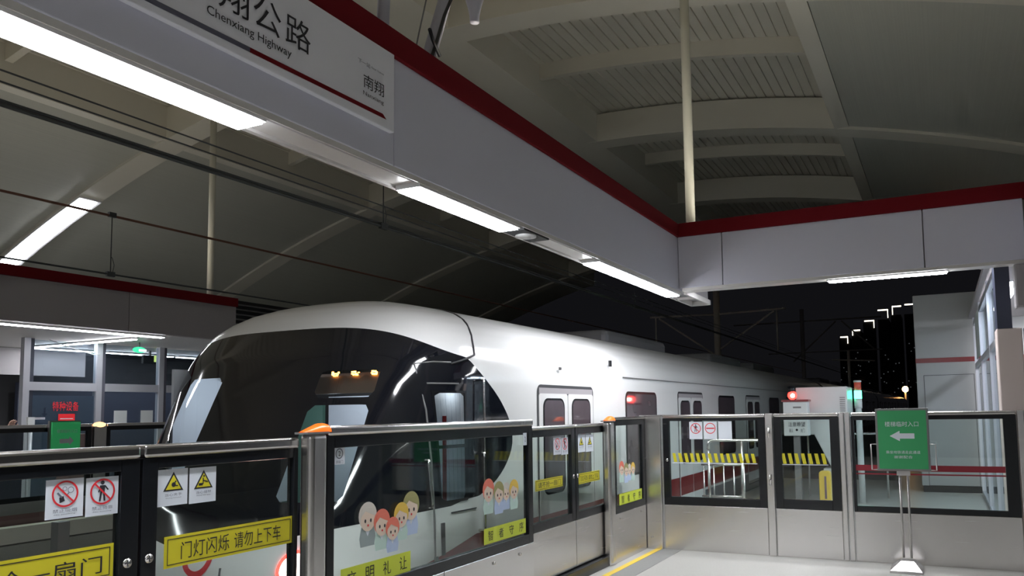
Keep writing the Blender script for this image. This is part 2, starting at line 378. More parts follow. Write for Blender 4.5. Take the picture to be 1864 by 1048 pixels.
MB().box((-1.0, 2.70, 2.888), (-.9, 2.72, 2.9), 'soffit')
# cross fascia
cb = thing('canopy_fascia', (8.6, 1.0, 2.92), 'grey panelled cross fascia with red top band over the end gates', 'canopy')
ys = [2.66, 2.145, .087, -.80]
for a, c in zip(ys, ys[1:]): fascia_panel((8.53, c + .004, 2.95), (8.6, a - .004, 3.545), 'panel', cb)
MB().box((8.51, -.82, 3.545), (8.61, 2.64, 3.70), 'redtrim').build('top_band', cb, .006)
MB().box((8.535, -.8, 2.918), (8.72, 2.62, 2.95), 'soffit').build('soffit', cb)
MB().box((8.6, -.8, 2.95), (8.8, 2.62, 3.68), 'panel_dim').build('core', cb)
ce = thing('canopy_fascia', (8.4, -.9, 2.9), 'short return panel of the canopy at the end of the cross fascia', 'canopy')
MB().box((7.6, -.93, 2.93), (8.53, -.82, 3.545), 'panel').build('panel', ce, .006)
MB().box((7.6, -.94, 3.545), (8.51, -.82, 3.70), 'redtrim').build('top_band', ce)
MB().box((8.45, -1.6, 2.48), (8.62, -.68, 2.9), 'panel_dim').build('bulkhead', ce, .02)
def assumed_uplight(x0, x1, y0, y1, z, label):  # assumed lamps, hidden from view, added to brighten the roof
    t = thing('assumed_uplight', ((x0 + x1) / 2, (y0 + y1) / 2, z), label, 'light', 'assumed ceiling uplights on top of the canopies')
    MB().box((x0, y0, z - .03), (x1, y1, z), 'lamphouse').build('housing', t)
    MB().box((x0 + .02, y0 + .02, z), (x1 - .02, y1 - .02, z + .008), 'assumed_uplamp').build('diffuser', t)
M['assumed_uplamp'] = emat('uplight diffuser', (1, .93, .80), 17)
for x0, nm in ((-6.5, 'far behind the camera'), (-1.5, 'behind the station name'), (4.5, 'past the pipes'), (6.6, 'near the roof post')): assumed_uplight(x0, x0 + 1.6, 2.76, 2.92, 3.69, 'assumed warm up-light on top of the canopy ' + nm)  # assumed lamps, out of sight behind the red band, brighten the vault
assumed_uplight(8.64, 8.78, 1.3, 2.3, 3.71, 'assumed warm up-light on top of the cross fascia')  # assumed lamp, unseen, brightens the foot of the roof post
for x0, nm in ((-2, 'at its hidden end'), (3, 'at its middle'), (7.2, 'near its end')): assumed_uplight(x0, x0 + 1.8, 11.7, 11.86, 3.69, 'assumed warm up-light on top of the opposite canopy ' + nm)  # assumed unseen lamps, lighting the vault over the opposite platform
# station sign
sg = thing('station_sign', (2.36, 2.64, 3.1), 'white station name board with black Chinese characters and a maroon line bar', 'sign')
MB().box((1.39, 2.628, 3.10), (3.345, 2.66, 3.54), 'signboard').build('board', sg, .004)
s = Sheet((0, 2.627, 0), AX)
for ch, c in zip('陈翔公路', (2.085, 2.268, 2.45, 2.634)): s.text(ch, c - .078, 3.268, c + .078, 3.415, 'ink')
s.text('Chenxiang Highway', 2.135, 3.197, 2.593, 3.248, 'ink'); s.build('station_name', sg)
s = Sheet((0, 2.627, 0), AX)
s.text('下一站', 3.045, 3.378, 3.14, 3.402, 'greyink'); s.text('Next Station', 3.15, 3.384, 3.25, 3.396, 'greyink'); s.build('small_print', sg)
s = Sheet((0, 2.627, 0), AX)
s.text('南翔', 3.088, 3.262, 3.252, 3.335, 'ink'); s.text('Nanxiang', 3.086, 3.215, 3.25, 3.243, 'ink')
s.build('next_station_name', sg)
s = Sheet((0, 2.627, 0), AX); s.poly([(2.357, 3.138), (3.275, 3.150), (3.245, 3.172), (2.357, 3.160)], 'redtrim'); s.poly([(1.45, 3.126), (2.357, 3.138), (2.357, 3.160), (1.45, 3.148)], 'bargrey'); s.build('line_bar', sg)
b = MB(); b.tube([(3.62, 2.95, 3.55), (3.66, 2.93, 4.6), (3.7, 2.9, 7.0)], .038, 'pipe', 14); b.tube([(3.62, 2.95, 3.6), (3.62, 2.95, 3.66)], .05, 'pipe', 14)
props(b.build('drain_pipe'), 'upright white pipe rising behind the red canopy band', 'pipe')
t = thing('conduit_pipe', (3.95, 2.85, 3.6), 'slanting white pipe with a black cable tied to it above the canopy', 'pipe')
MB().tube([(3.90, 2.86, 3.62), (4.55, 3.0, 4.9), (5.4, 3.2, 6.9)], .045, 'pipe', 14).build('pipe', t)
MB().tube([(3.72, 2.80, 3.68), (3.83, 2.80, 3.70), (3.93, 2.80, 3.80), (4.02, 2.82, 3.96), (4.12, 2.83, 4.18), (4.6, 2.9, 4.95), (5.4, 3.1, 6.9)], .011, 'cable', 8).build('cable', t)
MB().tube([(3.83, 2.74, 3.93), (3.93, 2.79, 3.92), (4.05, 2.82, 3.87)], .012, 'cable', 8).build('cable_tie', t)
MB().tube([(3.74, 2.80, 3.69), (3.83, 2.82, 3.93), (4.3, 2.95, 5.0), (4.9, 3.2, 6.8)], .005, 'insul', 6).build('stay_wire', t)
t = thing('flood_lamp', (4.4, 2.8, 4.2), 'white bell-shaped lamp hanging near the top of the pipes', 'lamp')
MB().tube([(4.36, 2.75, 4.22), (4.36, 2.75, 4.27), (4.36, 2.75, 4.34), (4.36, 2.75, 4.42)], [.032, .034, .05, .075], 'pipe', 20).build('shade', t)
MB().tube([(4.36, 2.75, 4.42), (4.36, 2.75, 7.2)], .01, 'pipe', 8).build('rod', t)
# ================================================================ PLATFORM GATES along the track (front plane y = 3.12)
def ring_box(b, fr, a0, b0, a1, b1, wl, wr, wb, wt, d0, d1, mt):
    """rectangular ring with stiles; fr(a, d, z) -> point"""
    for q in ((a0, b0, a0 + wl, b1), (a1 - wr, b0, a1, b1), (a0 + wl, b0, a1 - wr, b0 + wb), (a0 + wl, b1 - wt, a1 - wr, b1)):
        b.box(fr(q[0], d0, q[1]), fr(q[2], d1, q[3]), mt)
FA = lambda a, d, z: (a, d, z)                 # along-track faces: a = x, d = y
FB = lambda a, d, z: (d, -a, z)                # cross faces: a = -y, d = x
def gate(name, fr, a0, a1, d, label, cat, z0=0.0, zk=.5, ztop=1.51, thick=.05, wl=.08, wr=.08, wt=.055, wb=.075, railh=.055, raildeep=.03, railmat='steel_top', group=None, kick=True, kickd=0.0, glass='glass', zb=None):
    o = fr((a0 + a1) / 2, d, z0)
    t = thing(name, o, label, cat, group)
    zr = ztop - railh
    b = MB(); ring_box(b, fr, a0, zk, a1, zr, wl, wr, wb, wt, d, d + thick, 'black'); b.build('frame', t, .003)
    MB().box(fr(a0 + wl, d + thick * .35, zk + wb), fr(a1 - wr, d + thick * .35 + .012, zr - wt), glass).build('glass_pane', t)
    MB().box(fr(a0, d - .012, zr), fr(a1, d + thick + raildeep, ztop), railmat).build('top_rail', t, .016, 3)
    if kick: MB().box(fr(a0, d - kickd, z0 if z0 else .0), fr(a1, d + thick, zk), 'steel').build('kick_plate', t, .004)
    return t
G1 = 'sliding gate leaves beside the train'
dl = gate('gate_door', FA, 1.40, 2.308, 3.19, 'gate leaf with no smoking sticker and long yellow don\'t-push strip, at the picture edge', 'gate', z0=.11, zk=.53, ztop=1.453, wr=.085, wt=.05, railh=.058)
dr = gate('gate_door', FA, 2.322, 3.24, 3.19, 'gate leaf with two warning triangles and a full yellow strip, beside the orange lamp', 'gate', z0=.11, zk=.53, ztop=1.453, wl=.075, wr=.03, wt=.05, railh=.058)
d3 = gate('gate_door', FA, 5.86, 6.793, 3.19, 'distant gate leaf with two red prohibition stickers, in front of a passenger door', 'gate', z0=.11, zk=.54, ztop=1.445, railh=.035, wt=.06, raildeep=.02, railmat='steel')
d4 = gate('gate_door', FA, 6.805, 7.66, 3.19, 'distant gate leaf with two yellow triangle stickers next to the second orange lamp', 'gate', z0=.11, zk=.54, ztop=1.445, railh=.035, wt=.06, wl=.06, raildeep=.02, railmat='steel')
f0 = gate('gate_screen', FA, -1.0, 1.20, 3.12, 'fixed gate screen behind the camera before the first sliding leaf', 'gate')
f1 = gate('gate_screen', FA, 3.375, 5.79, 3.11, 'long fixed gate screen with cartoon children stickers, in front of the cab door', 'gate', wl=.06, wr=.075, wt=.07, ztop=1.51)
f2 = gate('gate_screen', FA, 7.58, 8.50, 3.11, 'short fixed gate screen with a small cartoon sticker beside the steel corner post', 'gate', wl=.06, wr=.07, wt=.06, ztop=1.50, railh=.03)
for x in (5.15, 5.55, 4.6): MB().tube([(x, 3.108, .44), (x, 3.10, .44)], .012, 'steel_top', 10).build('bolt', f1)
for x in (7.72, 8.35): MB().tube([(x, 3.108, .44), (x, 3.10, .44)], .012, 'steel_top', 10).build('bolt', f2)
MB().box((4.50, 3.1085, .1), (4.505, 3.11, .5), 'seam').build('panel_joint', f1)
for t, x0, x1, nm in ((dl, -1.0, 3.2, ''), (d3, 5.8, 7.58, '')):
    pass
b = MB(); b.box((1.2, 3.13, 0), (3.2, 3.4, .1), 'black'); props(b.build('threshold_sill', bevel=.004), 'dark threshold sill under the near pair of sliding gate leaves', 'sill')
b = MB(); b.box((5.8, 3.13, 0), (7.56, 3.4, .1), 'black'); props(b.build('threshold_sill', bevel=.004), 'dark threshold sill under the distant pair of sliding gate leaves', 'sill')
def post(name, x0, x1, label, ztop=1.49, lamp=True):
    t = thing(name, ((x0 + x1) / 2, 3.15, 0), label, 'gate post')
    MB().box((x0, 3.095, 0), (x1, 3.185, ztop), 'steel').build('column', t, .03, 4)
    if lamp:
        b = MB(); n = 9; v = []; c = (x0 + x1) / 2
        for i in range(n + 1):
            x = x0 - .03 + (x1 - x0 + .05) * i / n; k = min(1, .12 + 1.3 * i / n) * (1 if i < n else .9)
            for j in range(9):
                a = math.pi * j / 8; v.append((x, 3.14 - .05 * k ** .5 * math.cos(a), ztop + .004 + .048 * k * math.sin(a)))
        f = [(i * 9 + j, i * 9 + j + 1, (i + 1) * 9 + j + 1, (i + 1) * 9 + j) for i in range(n) for j in range(8)] + [tuple(range(9)), tuple(n * 9 + j for j in range(9))[::-1]]
        b.add(v, f, 'orange', True); b.build('lamp_lens', t)
        MB().box((x0 - .03, 3.09, ztop - .005), (x1, 3.185, ztop + .006), 'insul').build('lamp_base', t)
    return t
post('gate_post', 3.235, 3.37, 'stainless gate post topped with an orange lamp, beside the full yellow strip', 1.475)
post('gate_post', 7.44, 7.575, 'stainless gate post topped with an orange lamp, near the second passenger window', 1.462)
post('gate_post', 1.22, 1.36, 'stainless gate post with an orange lamp just outside the picture', 1.475)
t = thing('corner_post', (8.6, 3.05, 0), 'broad plain stainless corner post where the two gate rows meet', 'gate post')
MB().box((8.52, 2.925, 0), (8.66, 3.16, 1.5), 'steel').build('column', t, .008)
MB().box((8.505, 2.915, 1.5), (8.67, 3.17, 1.512), 'steel_top').build('cap', t)
MB().tube([(8.52, 3.05, .13), (8.512, 3.05, .13)], .012, 'steel_top', 10).build('bolt', t)
# screws on the leaves
def screw(t, x, z):
    b = MB(); b.tube([(x, 3.192, z), (x, 3.184, z)], .020, 'steel_top', 16); b.box((x - .014, 3.182, z - .0025), (x + .014, 3.185, z + .0025), 'seam'); b.box((x - .0025, 3.182, z - .014), (x + .0025, 3.185, z + .014), 'seam')
    b.build('lock_screw', t)
screw(dl, 2.258, .954); screw(dr, 2.36, .956); screw(d3, 6.755, .954); screw(d4, 6.845, .954)
# stickers ------------------------------------------------------
def person_icon(s, c, k, mt='ink'):
    s.disc((c[0], c[1] + .040 * k), .009 * k, mt, .0020, 14); s.poly([(c[0] - .012 * k, c[1] + .028 * k), (c[0] + .012 * k, c[1] + .028 * k), (c[0] + .010 * k, c[1] - .004 * k), (c[0] - .010 * k, c[1] - .004 * k)], mt, .0020)
    s.bar((c[0] - .006 * k, c[1]), (c[0] - .012 * k, c[1] - .042 * k), .008 * k, mt, .0020); s.bar((c[0] + .006 * k, c[1]), (c[0] + .010 * k, c[1] - .042 * k), .008 * k, mt, .0020)
    s.bar((c[0] + .010 * k, c[1] + .026 * k), (c[0] + .026 * k, c[1] + .006 * k), .006 * k, mt, .0020); s.bar((c[0] - .010 * k, c[1] + .026 * k), (c[0] - .018 * k, c[1] - .002 * k), .006 * k, mt, .0020)
def forbid(parent, o, u, w_, h_, kind, text, sub, name='prohibition_sticker', label=None):
    s = Sheet(o, u); s.rect(0, 0, w_, h_, 'white'); c = (w_ * .5, h_ * .62); R = min(w_ * .40, h_ * .34)
    if kind == 'smoke':
        s.poly([(c[0] - .02, c[1] - .035), (c[0], c[1] - .028), (c[0] - .006, c[1] - .008), (c[0] - .022, c[1] - .014)], 'ink', .002)
        s.bar((c[0] - .03, c[1] + .006), (c[0] - .012, c[1] - .014), .007, 'greyink', .002)
        s.ring((c[0] + .022, c[1] + .014), .010, .0125, 'greyink'); s.ring((c[0] - .002, c[1] + .02), .007, .009, 'greyink')
        s.bar((c[0] + .004, c[1] - .008), (c[0] + .016, c[1] + .004), .003, 'greyink', .002)
    elif kind == 'lean': person_icon(s, c, R / .052 * .9)
    elif kind == 'entry': s.bar((c[0] - R * .78, c[1]), (c[0] + R * .78, c[1]), R * .22, 'red')
    elif kind == 'walk': person_icon(s, c, R / .052 * .8)
    s.ring(c, R * .86, R, 'red')
    if kind != 'entry': s.bar((c[0] - R * .66, c[1] + R * .66), (c[0] + R * .66, c[1] - R * .66), R * .13, 'red')
    if text: s.text(text, w_ * .18, h_ * .15, w_ * .82, h_ * .24, 'greyink')
    if sub: s.text(sub, w_ * .22, h_ * .08, w_ * .78, h_ * .115, 'greyink')
    return s.build(name, parent)
def warn(parent, o, u, w_, h_, kind, text, sub):
    s = Sheet(o, u); s.rect(0, 0, w_, h_, 'white'); cx = w_ * .52; zb = h_ * .40; zt = h_ * .92; r = (zt - zb) * .60
    s.poly([(cx - r, zb), (cx + r, zb), (cx, zt)], 'ink', .0018); k = .76; cz = zb + (zt - zb) * .32
    s.poly([(cx - r * k, cz - (cz - zb) * k), (cx + r * k, cz - (cz - zb) * k), (cx, cz + (zt - cz) * k)], 'yellow', .0026)
    if kind == 'hand': s.disc((cx, zb + .028), .011, 'ink', .0032, 12); s.bar((cx, zb + .03), (cx + .012, zb + .045), .006, 'ink', .0034); s.bar((cx + .002, zb + .024), (cx + .022, zb + .022), .005, 'ink', .0034)
    else: s.poly([(cx - .028, zb + .014), (cx - .006, zb + .014), (cx - .006, zb + .026), (cx - .028, zb + .026)], 'ink', .0034); s.bar((cx - .004, zb + .05), (cx - .004, zb + .02), .005, 'ink', .0034); s.bar((cx - .004, zb + .038), (cx + .022, zb + .030), .005, 'ink', .0034); s.disc((cx, zb + .058), .005, 'ink', .0034, 10)
    s.text(text, w_ * .24, h_ * .26, w_ * .80, h_ * .34, 'greyink'); s.text(sub, w_ * .26, h_ * .19, w_ * .78, h_ * .225, 'greyink')
    return s.build('warning_sticker', parent)
def strip_sticker(parent, o, u, w_, h_, parts, rim='ink'):
    s = Sheet(o, u); s.rect(0, 0, w_, h_, 'yellow'); s.frame(w_ * .02, h_ * .09, w_ * .98, h_ * .91, .0035, rim)
    for txt, a0, a1, b0, b1 in parts: s.text(txt, a0, b0, a1, b1, 'ink')
    return s.build('caution_strip', parent)
gy = 3.203   # stickers sit on the pane of the sliding leaves
for t, x0 in ((dl, 1.918), (d3, 6.363)):
    forbid(t, (x0, gy, 1.178), AX, .150, .155, 'smoke', '禁止吸烟', 'No smoking'); forbid(t, (x0 + .160, gy, 1.170), AX, .140, .158, 'lean', '禁止倚靠', 'No leaning')
for t, x0 in ((dr, 2.402), (d4, 6.862)):
    k = 1 if t is dr else 1.25
    warn(t, (x0, gy, 1.172), AX, .156 * k, .165, 'hand', '当心夹手', 'Warning hand pinch'); warn(t, (x0 + .166 * k, gy, 1.168), AX, .148 * k, .166, 'gap', '当心缝隙', 'Mind the gap')
strip_sticker(dl, (1.43, gy, .905), AX, .775, .143, [('请不抢一扇门', 1.50 - 1.43 + .02, 2.185 - 1.43 - .03, .028, .100)])
strip_sticker(dr, (2.444, gy, .892), AX, .770, .142, [('门灯闪烁', .085, .355, .030, .108), ('请勿上下车', .385, .685, .030, .108)])
strip_sticker(d3, (6.0, gy, .885), AX, .54, .095, [('请不抢一扇门', .05, .49, .022, .072)])
strip_sticker(d4, (6.86, gy, .868), AX, .54, .100, [('门灯闪烁 请勿上下车', .05, .49, .025, .075)])
def child(s, c, r, hair, cl, tall=1.0):
    s.poly([(c[0] - r * .75, c[1] - r * .7), (c[0] - r * 1.0, c[1] - r * 1.6), (c[0] - r * .85, c[1] - r * (2.3 * tall)), (c[0] + r * .85, c[1] - r * (2.3 * tall)), (c[0] + r * 1.0, c[1] - r * 1.6), (c[0] + r * .75, c[1] - r * .7)], cl, .0018)
    s.poly([(c[0] - r * .4, c[1] - r * .8), (c[0], c[1] - r * 1.5), (c[0] + r * .4, c[1] - r * .8)], 'white', .0019)
    s.disc((c[0], c[1] + r * .16), r * 1.12, hair, .0024, 22); s.disc((c[0], c[1] - r * .22), r * .88, 'skin_c', .0032, 20)
    s.poly([(c[0] - r * .85, c[1] + r * .1), (c[0] - r * .3, c[1] + r * .55), (c[0] + r * .3, c[1] + r * .3), (c[0] + r * .85, c[1] + r * .1), (c[0] + r * .7, c[1] + r * .8), (c[0] - r * .7, c[1] + r * .8)], hair, .0036)
    for q in (-.34, .34): s.disc((c[0] + q * r, c[1] - r * .25), r * .11, 'ink', .0042, 8, 1.5)
    s.disc((c[0], c[1] - r * .62), r * .10, 'red', .0042, 8)
def kids(parent, x, z, k, pale=False, n=5):
    s = Sheet((x, 3.125, z), AX)
    spec = [(.03, .10, .066, 'hair4', 'cl3'), (.41, .115, .070, 'hair3', 'cl1'), (.145, .055, .062, 'hair1', 'cl2'), (.315, .075, .060, 'hair2', 'cl2'), (.235, .01, .054, 'hair1', 'cl1')]
    if n == 3: spec = [(.08, .125, .070, 'hair1', 'cl2'), (.33, .095, .056, 'hair4', 'cl1'), (.22, .10, .066, 'hair3', 'cl1'), (.44, .10, .062, 'hair2', 'cl2')]
    if n == 2: spec = [(.08, .13, .06, 'hair1', 'cl2'), (.28, .10, .055, 'hair3', 'cl1'), ]
    for a, b_, r, h, c in spec: child(s, (a * k, b_ * k + .05), r * k, h, c)
    return s.build('cartoon_sticker', parent)
def lime(parent, x0, z0, x1, z1, txt):
    s = Sheet((x0, 3.120, z0), AX); s.rect(0, 0, x1 - x0, z1 - z0, 'lime'); W = (x1 - x0); H = z1 - z0; n = len(txt)
    for i, ch in enumerate(txt):
        c = W * (.14 + .74 * i / (n - 1)); s.text(ch, c - H * .30, H * .18, c + H * .30, H * .82, 'ink')
    return s.build('courtesy_strip', parent)
kids(f1, 3.70, .80, 1.1); lime(f1, 3.50, .575, 4.142, .70, '文明礼让')
kids(f1, 5.02, .80, 1.05, n=3); lime(f1, 5.03, .592, 5.672, .708, '智者守序')
kids(f2, 7.74, .79, .9, n=3); lime(f2, 7.72, .570, 8.40, .690, '智者守序')
s = Sheet((3.44, 3.124, 1.29), AX); s.rect(0, 0, .09, .10, 'white'); s.ring((.045, .062), .024, .030, 'greyink'); s.text('2', .036, .048, .054, .076, 'ink'); s.text('屏蔽门', .016, .006, .074, .024, 'greyink'); s.build('number_sticker', f1)
s = Sheet((5.625, 3.108, 1.30), AX); s.rect(0, 0, .055, .10, 'white', .003); s.text('2', .018, .03, .038, .07, 'greyink', .004); s.build('number_sticker', f1)
# ================================================================ PLATFORM GATES across the end (front plane x = 8.55)
bx = 8.55
b1 = gate('gate_screen', FB, -2.905, -1.745, bx, 'end gate pane with two red prohibition stickers and a blank white card', 'gate', wl=.075, wr=.08, wt=.03, wb=.09, railh=.04)
b2 = gate('gate_screen', FB, -1.655, -.985, bx, 'narrow end gate pane with hazard tape in front of the white cabinet', 'gate', wl=.08, wr=.09, wt=.03, wb=.10, railh=.04)
b3 = gate('gate_screen', FB, -.865, .63, bx, 'wide end gate pane with two dark red lines behind the green sign stand', 'gate', wl=.03, wr=.11, wt=.04, wb=.055, railh=.04)
for y0, y1, lb in ((1.658, 1.742, 'slim stainless post between the hazard-taped end gate panes'), (.868, .982, 'stainless post between the narrow taped pane and the wide red-lined pane'), (-.70, -.635, 'stainless jamb at the outer end of the end gate row')):
    t = thing('gate_post', (bx, (y0 + y1) / 2, 0), lb, 'gate post')
    if y1 - y0 > .1:
        MB().box((bx - .02, y0 + .003, 0), (bx + .06, (y0 + y1) / 2 - .004, 1.512), 'steel').build('column', t, .006); MB().box((bx - .02, (y0 + y1) / 2 + .004, 0), (bx + .06, y1 - .003, 1.512), 'steel').build('column', t, .006)
    else: MB().box((bx - .02, y0 + .003, 0), (bx + .06, y1 - .003, 1.512), 'steel').build('column', t, .006)
    if y1 > 1: 
        for z in (1.25, .75): MB().tube([(bx - .03, (y0 + y1) / 2, z), (bx - .03, (y0 + y1) / 2, z + .11)], .012, 'steel_top', 10).build('hinge', t)
bg = bx + .012
def hazard(parent, y0, y1, z0, z1, n):
    s = Sheet((bg, y0, z0), BX); W = (y0 - y1); H = z1 - z0; p = W / n
    for i in range(n): a = i * p + p * .30; s.poly([(a, 0), (a + p * .52, 0), (a + p * .22, H), (a - p * .30, H)], 'yellow')
    s.rect(0, -.012, W, -.004, 'white'); return s.build('hazard_tape', parent)
hazard(b1, 2.80, 1.84, .978, 1.078, 14); hazard(b2, 1.585, 1.105, .975, 1.085, 7)
forbid(b1, (bg, 2.592, 1.235), BX, .150, .195, 'walk', None, None); forbid(b1, (bg, 2.425, 1.235), BX, .150, .195, 'entry', None, None)
s = Sheet((bg, 2.26, 1.235), BX); s.rect(0, 0, .152, .197, 'white'); s.build('blank_card', b1)
s = Sheet((bg, .868 - .03, .90), BX); s.rect(0, .015, 1.355, .075, 'linered'); s.build('red_line', b3)
s = Sheet((bg, .868 - .03, .878), BX); s.rect(0, 0, 1.355, .014, 'linered'); s.build('red_line', b3)
for yy in (2.86, ): MB().tube([(bx + .002, yy, 1.0), (bx - .008, yy, 1.0)], .018, 'steel_top', 14).build('lock_screw', b1)
MB().box((bx - .004, 2.90, 1.405), (bx + .0, 2.86, 1.412), 'steel_top').build('latch', b1)
# ================================================================ TRAIN
YC, HW = 4.95, 1.5
def lerp_t(tab, z):
    if z <= tab[0][0]: return tab[0][1]
    for (a, p), (c, q) in zip(tab, tab[1:]):
        if z <= c:
            k = (z - a) / (c - a); return p + (q - p) * k
    return tab[-1][1]
WT = [(-.9, 1.44), (-.3, 1.49), (.3, 1.5), (1.85, 1.5), (2.0, 1.48), (2.12, 1.44), (2.22, 1.38), (2.32, 1.28), (2.4, 1.15), (2.47, .98), (2.53, .77), (2.57, .58), (2.60, .38), (2.615, .2), (2.62, .02)]
XT = [(-.9, 4.15), (-.4, 3.98), (.1, 3.92), (.5, 3.96), (.9, 4.10), (1.3, 4.30), (1.7, 4.50), (2.05, 4.68), (2.3, 4.85), (2.4, 4.95), (2.47, 5.05), (2.53, 5.2), (2.57, 5.35), (2.60, 5.55), (2.62, 5.85)]
X6, XE = 6.0, 6.32
NA, NB = 2.8, 4.2
def Wz(z): return lerp_t(WT, z)
def Xz(z): return lerp_t(XT, z)
ZS = [-.9 + .05 * i for i in range(57)] + [1.92 + .03 * i for i in range(18)] + [2.445, 2.47, 2.495, 2.515, 2.53, 2.545, 2.56, 2.575, 2.585, 2.595, 2.605, 2.612, 2.62]
ZS = sorted(set(round(z, 4) for z in ZS))
NT = 96
def nose_ring(z):
    Wd, Xc = Wz(z), Xz(z); D = X6 - Xc; out = [(x, -Wd) for x in (XE, 6.25, 6.18, 6.12, 6.06)]
    for i in range(NT + 1):
        a = -math.pi / 2 + math.pi * i / NT
        u = Wd * math.copysign(abs(math.sin(a)) ** (2 / NA), a); x = X6 - D * max(0, math.cos(a)) ** (2 / NB); out.append((x, u))
    return out + [(x, Wd) for x in (6.06, 6.12, 6.18, 6.25, XE)]
GRID = [[Vector((x, YC + u, z)) for x, u in nose_ring(z)] for z in ZS]
REAR = [(2.10, 5.30), (2.0, 5.42), (1.86, 5.60), (1.69, 5.83), (1.5, 6.00), (1.33, 6.05), (1.2, 6.0), (1.06, 5.86), (.95, 5.66), (.88, 5.42), (.84, 5.1), (.5, 4.2)]
RS = sorted(REAR)
def smooth_t(z):
    if z <= RS[0][0]: return RS[0][1]
    if z >= RS[-1][0]: return RS[-1][1]
    k = max(i for i in range(len(RS) - 1) if RS[i][0] <= z); t = (z - RS[k][0]) / (RS[k + 1][0] - RS[k][0])
    def sl(i):
        a, c = max(0, i - 1), min(len(RS) - 1, i + 1); return (RS[c][1] - RS[a][1]) / (RS[c][0] - RS[a][0])
    h = RS[k + 1][0] - RS[k][0]; m0, m1 = sl(k) * h, sl(k + 1) * h; p0, p1 = RS[k][1], RS[k + 1][1]
    return (2 * t ** 3 - 3 * t ** 2 + 1) * p0 + (t ** 3 - 2 * t ** 2 + t) * m0 + (3 * t ** 2 - 2 * t ** 3) * p1 + (t ** 3 - t ** 2) * m1
def f_mask(p):
    u = (p.y - YC) / HW; s = abs(u)
    zv = 2.28 - .29 * s ** 4
    zl = .58 + .28 * s
    xr = smooth_t(p.z)
    return min(zv - p.z, p.z - zl, (xr - p.x) * .8)
def f_rect(y0, y1, z0, z1, sl=0.0):
    def f(p): 
        if p.x > 5.3: return -1
        k = sl * (p.z - 1.4); return min(p.y - y0 - k, y1 + k * .4 - p.y, p.z - z0, z1 - p.z)
    return f
f_w1 = f_rect(3.87, 4.33, .96, 1.915); f_w2 = f_rect(5.36, 5.82, .95, 1.895); f_w1b = lambda p: min(f_w1(p), abs(p.z - 1.675) - .028)
def f_door(p): return -1 if p.y > YC else min(p.x - 5.01, 5.31 - p.x, p.z - .90, 1.73 - p.z)
f_win = lambda p: max(f_w1b(p), f_w2(p), f_door(p))
def f_red(p):
    xx = p.x; top = .60 if xx > 5.45 else .60 - (5.45 - xx) * .22
    return min(top - p.z, p.z - .34, xx - 4.55)
def clip(poly, f, sgn=1):
    vals = [f(p) * sgn for p in poly]
    if all(v >= 0 for v in vals): return poly
    if all(v < 0 for v in vals): return None
    out = []
    for i, p in enumerate(poly):
        q = poly[(i + 1) % len(poly)]; a, c = vals[i], vals[(i + 1) % len(poly)]
        if a >= 0: out.append(p)
        if (a >= 0) != (c >= 0): out.append(p + (q - p) * (a / (a - c)))
    return out if len(out) > 2 else None
def nose_part(name, conds, mt, parent, off=0.0, rows=None):
    b = MB(); v = []; f = []; key = {}
    def vid(p):
        k = (round(p.x, 5), round(p.y, 5), round(p.z, 5))
        if k not in key: key[k] = len(v); v.append(p)
        return key[k]
    cc = Vector((6.2, YC, 1.2))
    for i in range(len(ZS) - 1):
        for j in range(len(GRID[0]) - 1):
            poly = [GRID[i][j], GRID[i + 1][j], GRID[i + 1][j + 1], GRID[i][j + 1]]
            for fn, sg in conds:
                poly = clip(poly, fn, sg)
                if not poly: break
            if poly:
                ids = []
                for p in poly:
                    k = vid(p)
                    if k not in ids: ids.append(k)
                if len(ids) > 2: f.append(ids[::-1])
    if off: v = [p + (p - cc).normalized() * off for p in v]
    b.add(v, f, mt, True); return b.build(name, parent)
car = thing('train_car', (15, YC, -1.3), 'white metro driving car with glossy black sloping cab front and maroon stripe', 'train', 'cars of the train')
nose_part('nose_shell', [(f_mask, -1), (f_red, -1)], 'carwhite', car)
mask = nose_part('cab_mask', [(f_mask, 1), (f_win, -1)], 'carblack', car)
nose_part('stripe', [(f_mask, -1), (f_red, 1)], 'carred', car)
nose_part('windscreen', [(f_mask, 1), (f_w1b, 1)], 'cabglass', car); nose_part('windscreen', [(f_mask, 1), (f_w2, 1)], 'cabglass', car)
def side_pt(x, z, off=.004):
    W_, Xc = Wz(z), Xz(z); r = max(0, (X6 - x) / (X6 - Xc)) if x < X6 else 0
    return Vector((x, YC - W_ * max(0, 1 - min(1, r) ** NB) ** (1 / NA) - off, z))
# lines where the roof visor and lower skirt join
def surf_pt(u, z, off=.004):
    Wd, Xc = Wz(z), Xz(z); r = min(1, abs(u) / Wd); x = X6 - (X6 - Xc) * max(0, 1 - r ** NA) ** (1 / NB)
    p = Vector((x, YC + u, z)); return p + (p - Vector((6.2, YC, 1.2))).normalized() * off
b = MB()
pts = [(6.0 - .0, -.35, None)]
path = []
for k in range(15):
    z = 2.615 - (2.615 - 2.05) * (k / 14) ** 1.6; path.append(Vector((5.50 + .95 * (1 - k / 14) ** 1.5, 0, z))); path[-1] = side_pt(max(path[-1].x, 5.5), z, .004)
path += [side_pt(x, z, .005) for x, z in ((5.4, 2.02), (5.3, 1.99), (5.2, 1.965))]
b.tube(path, .009, 'seam', 6); b.build('visor_seam', car)
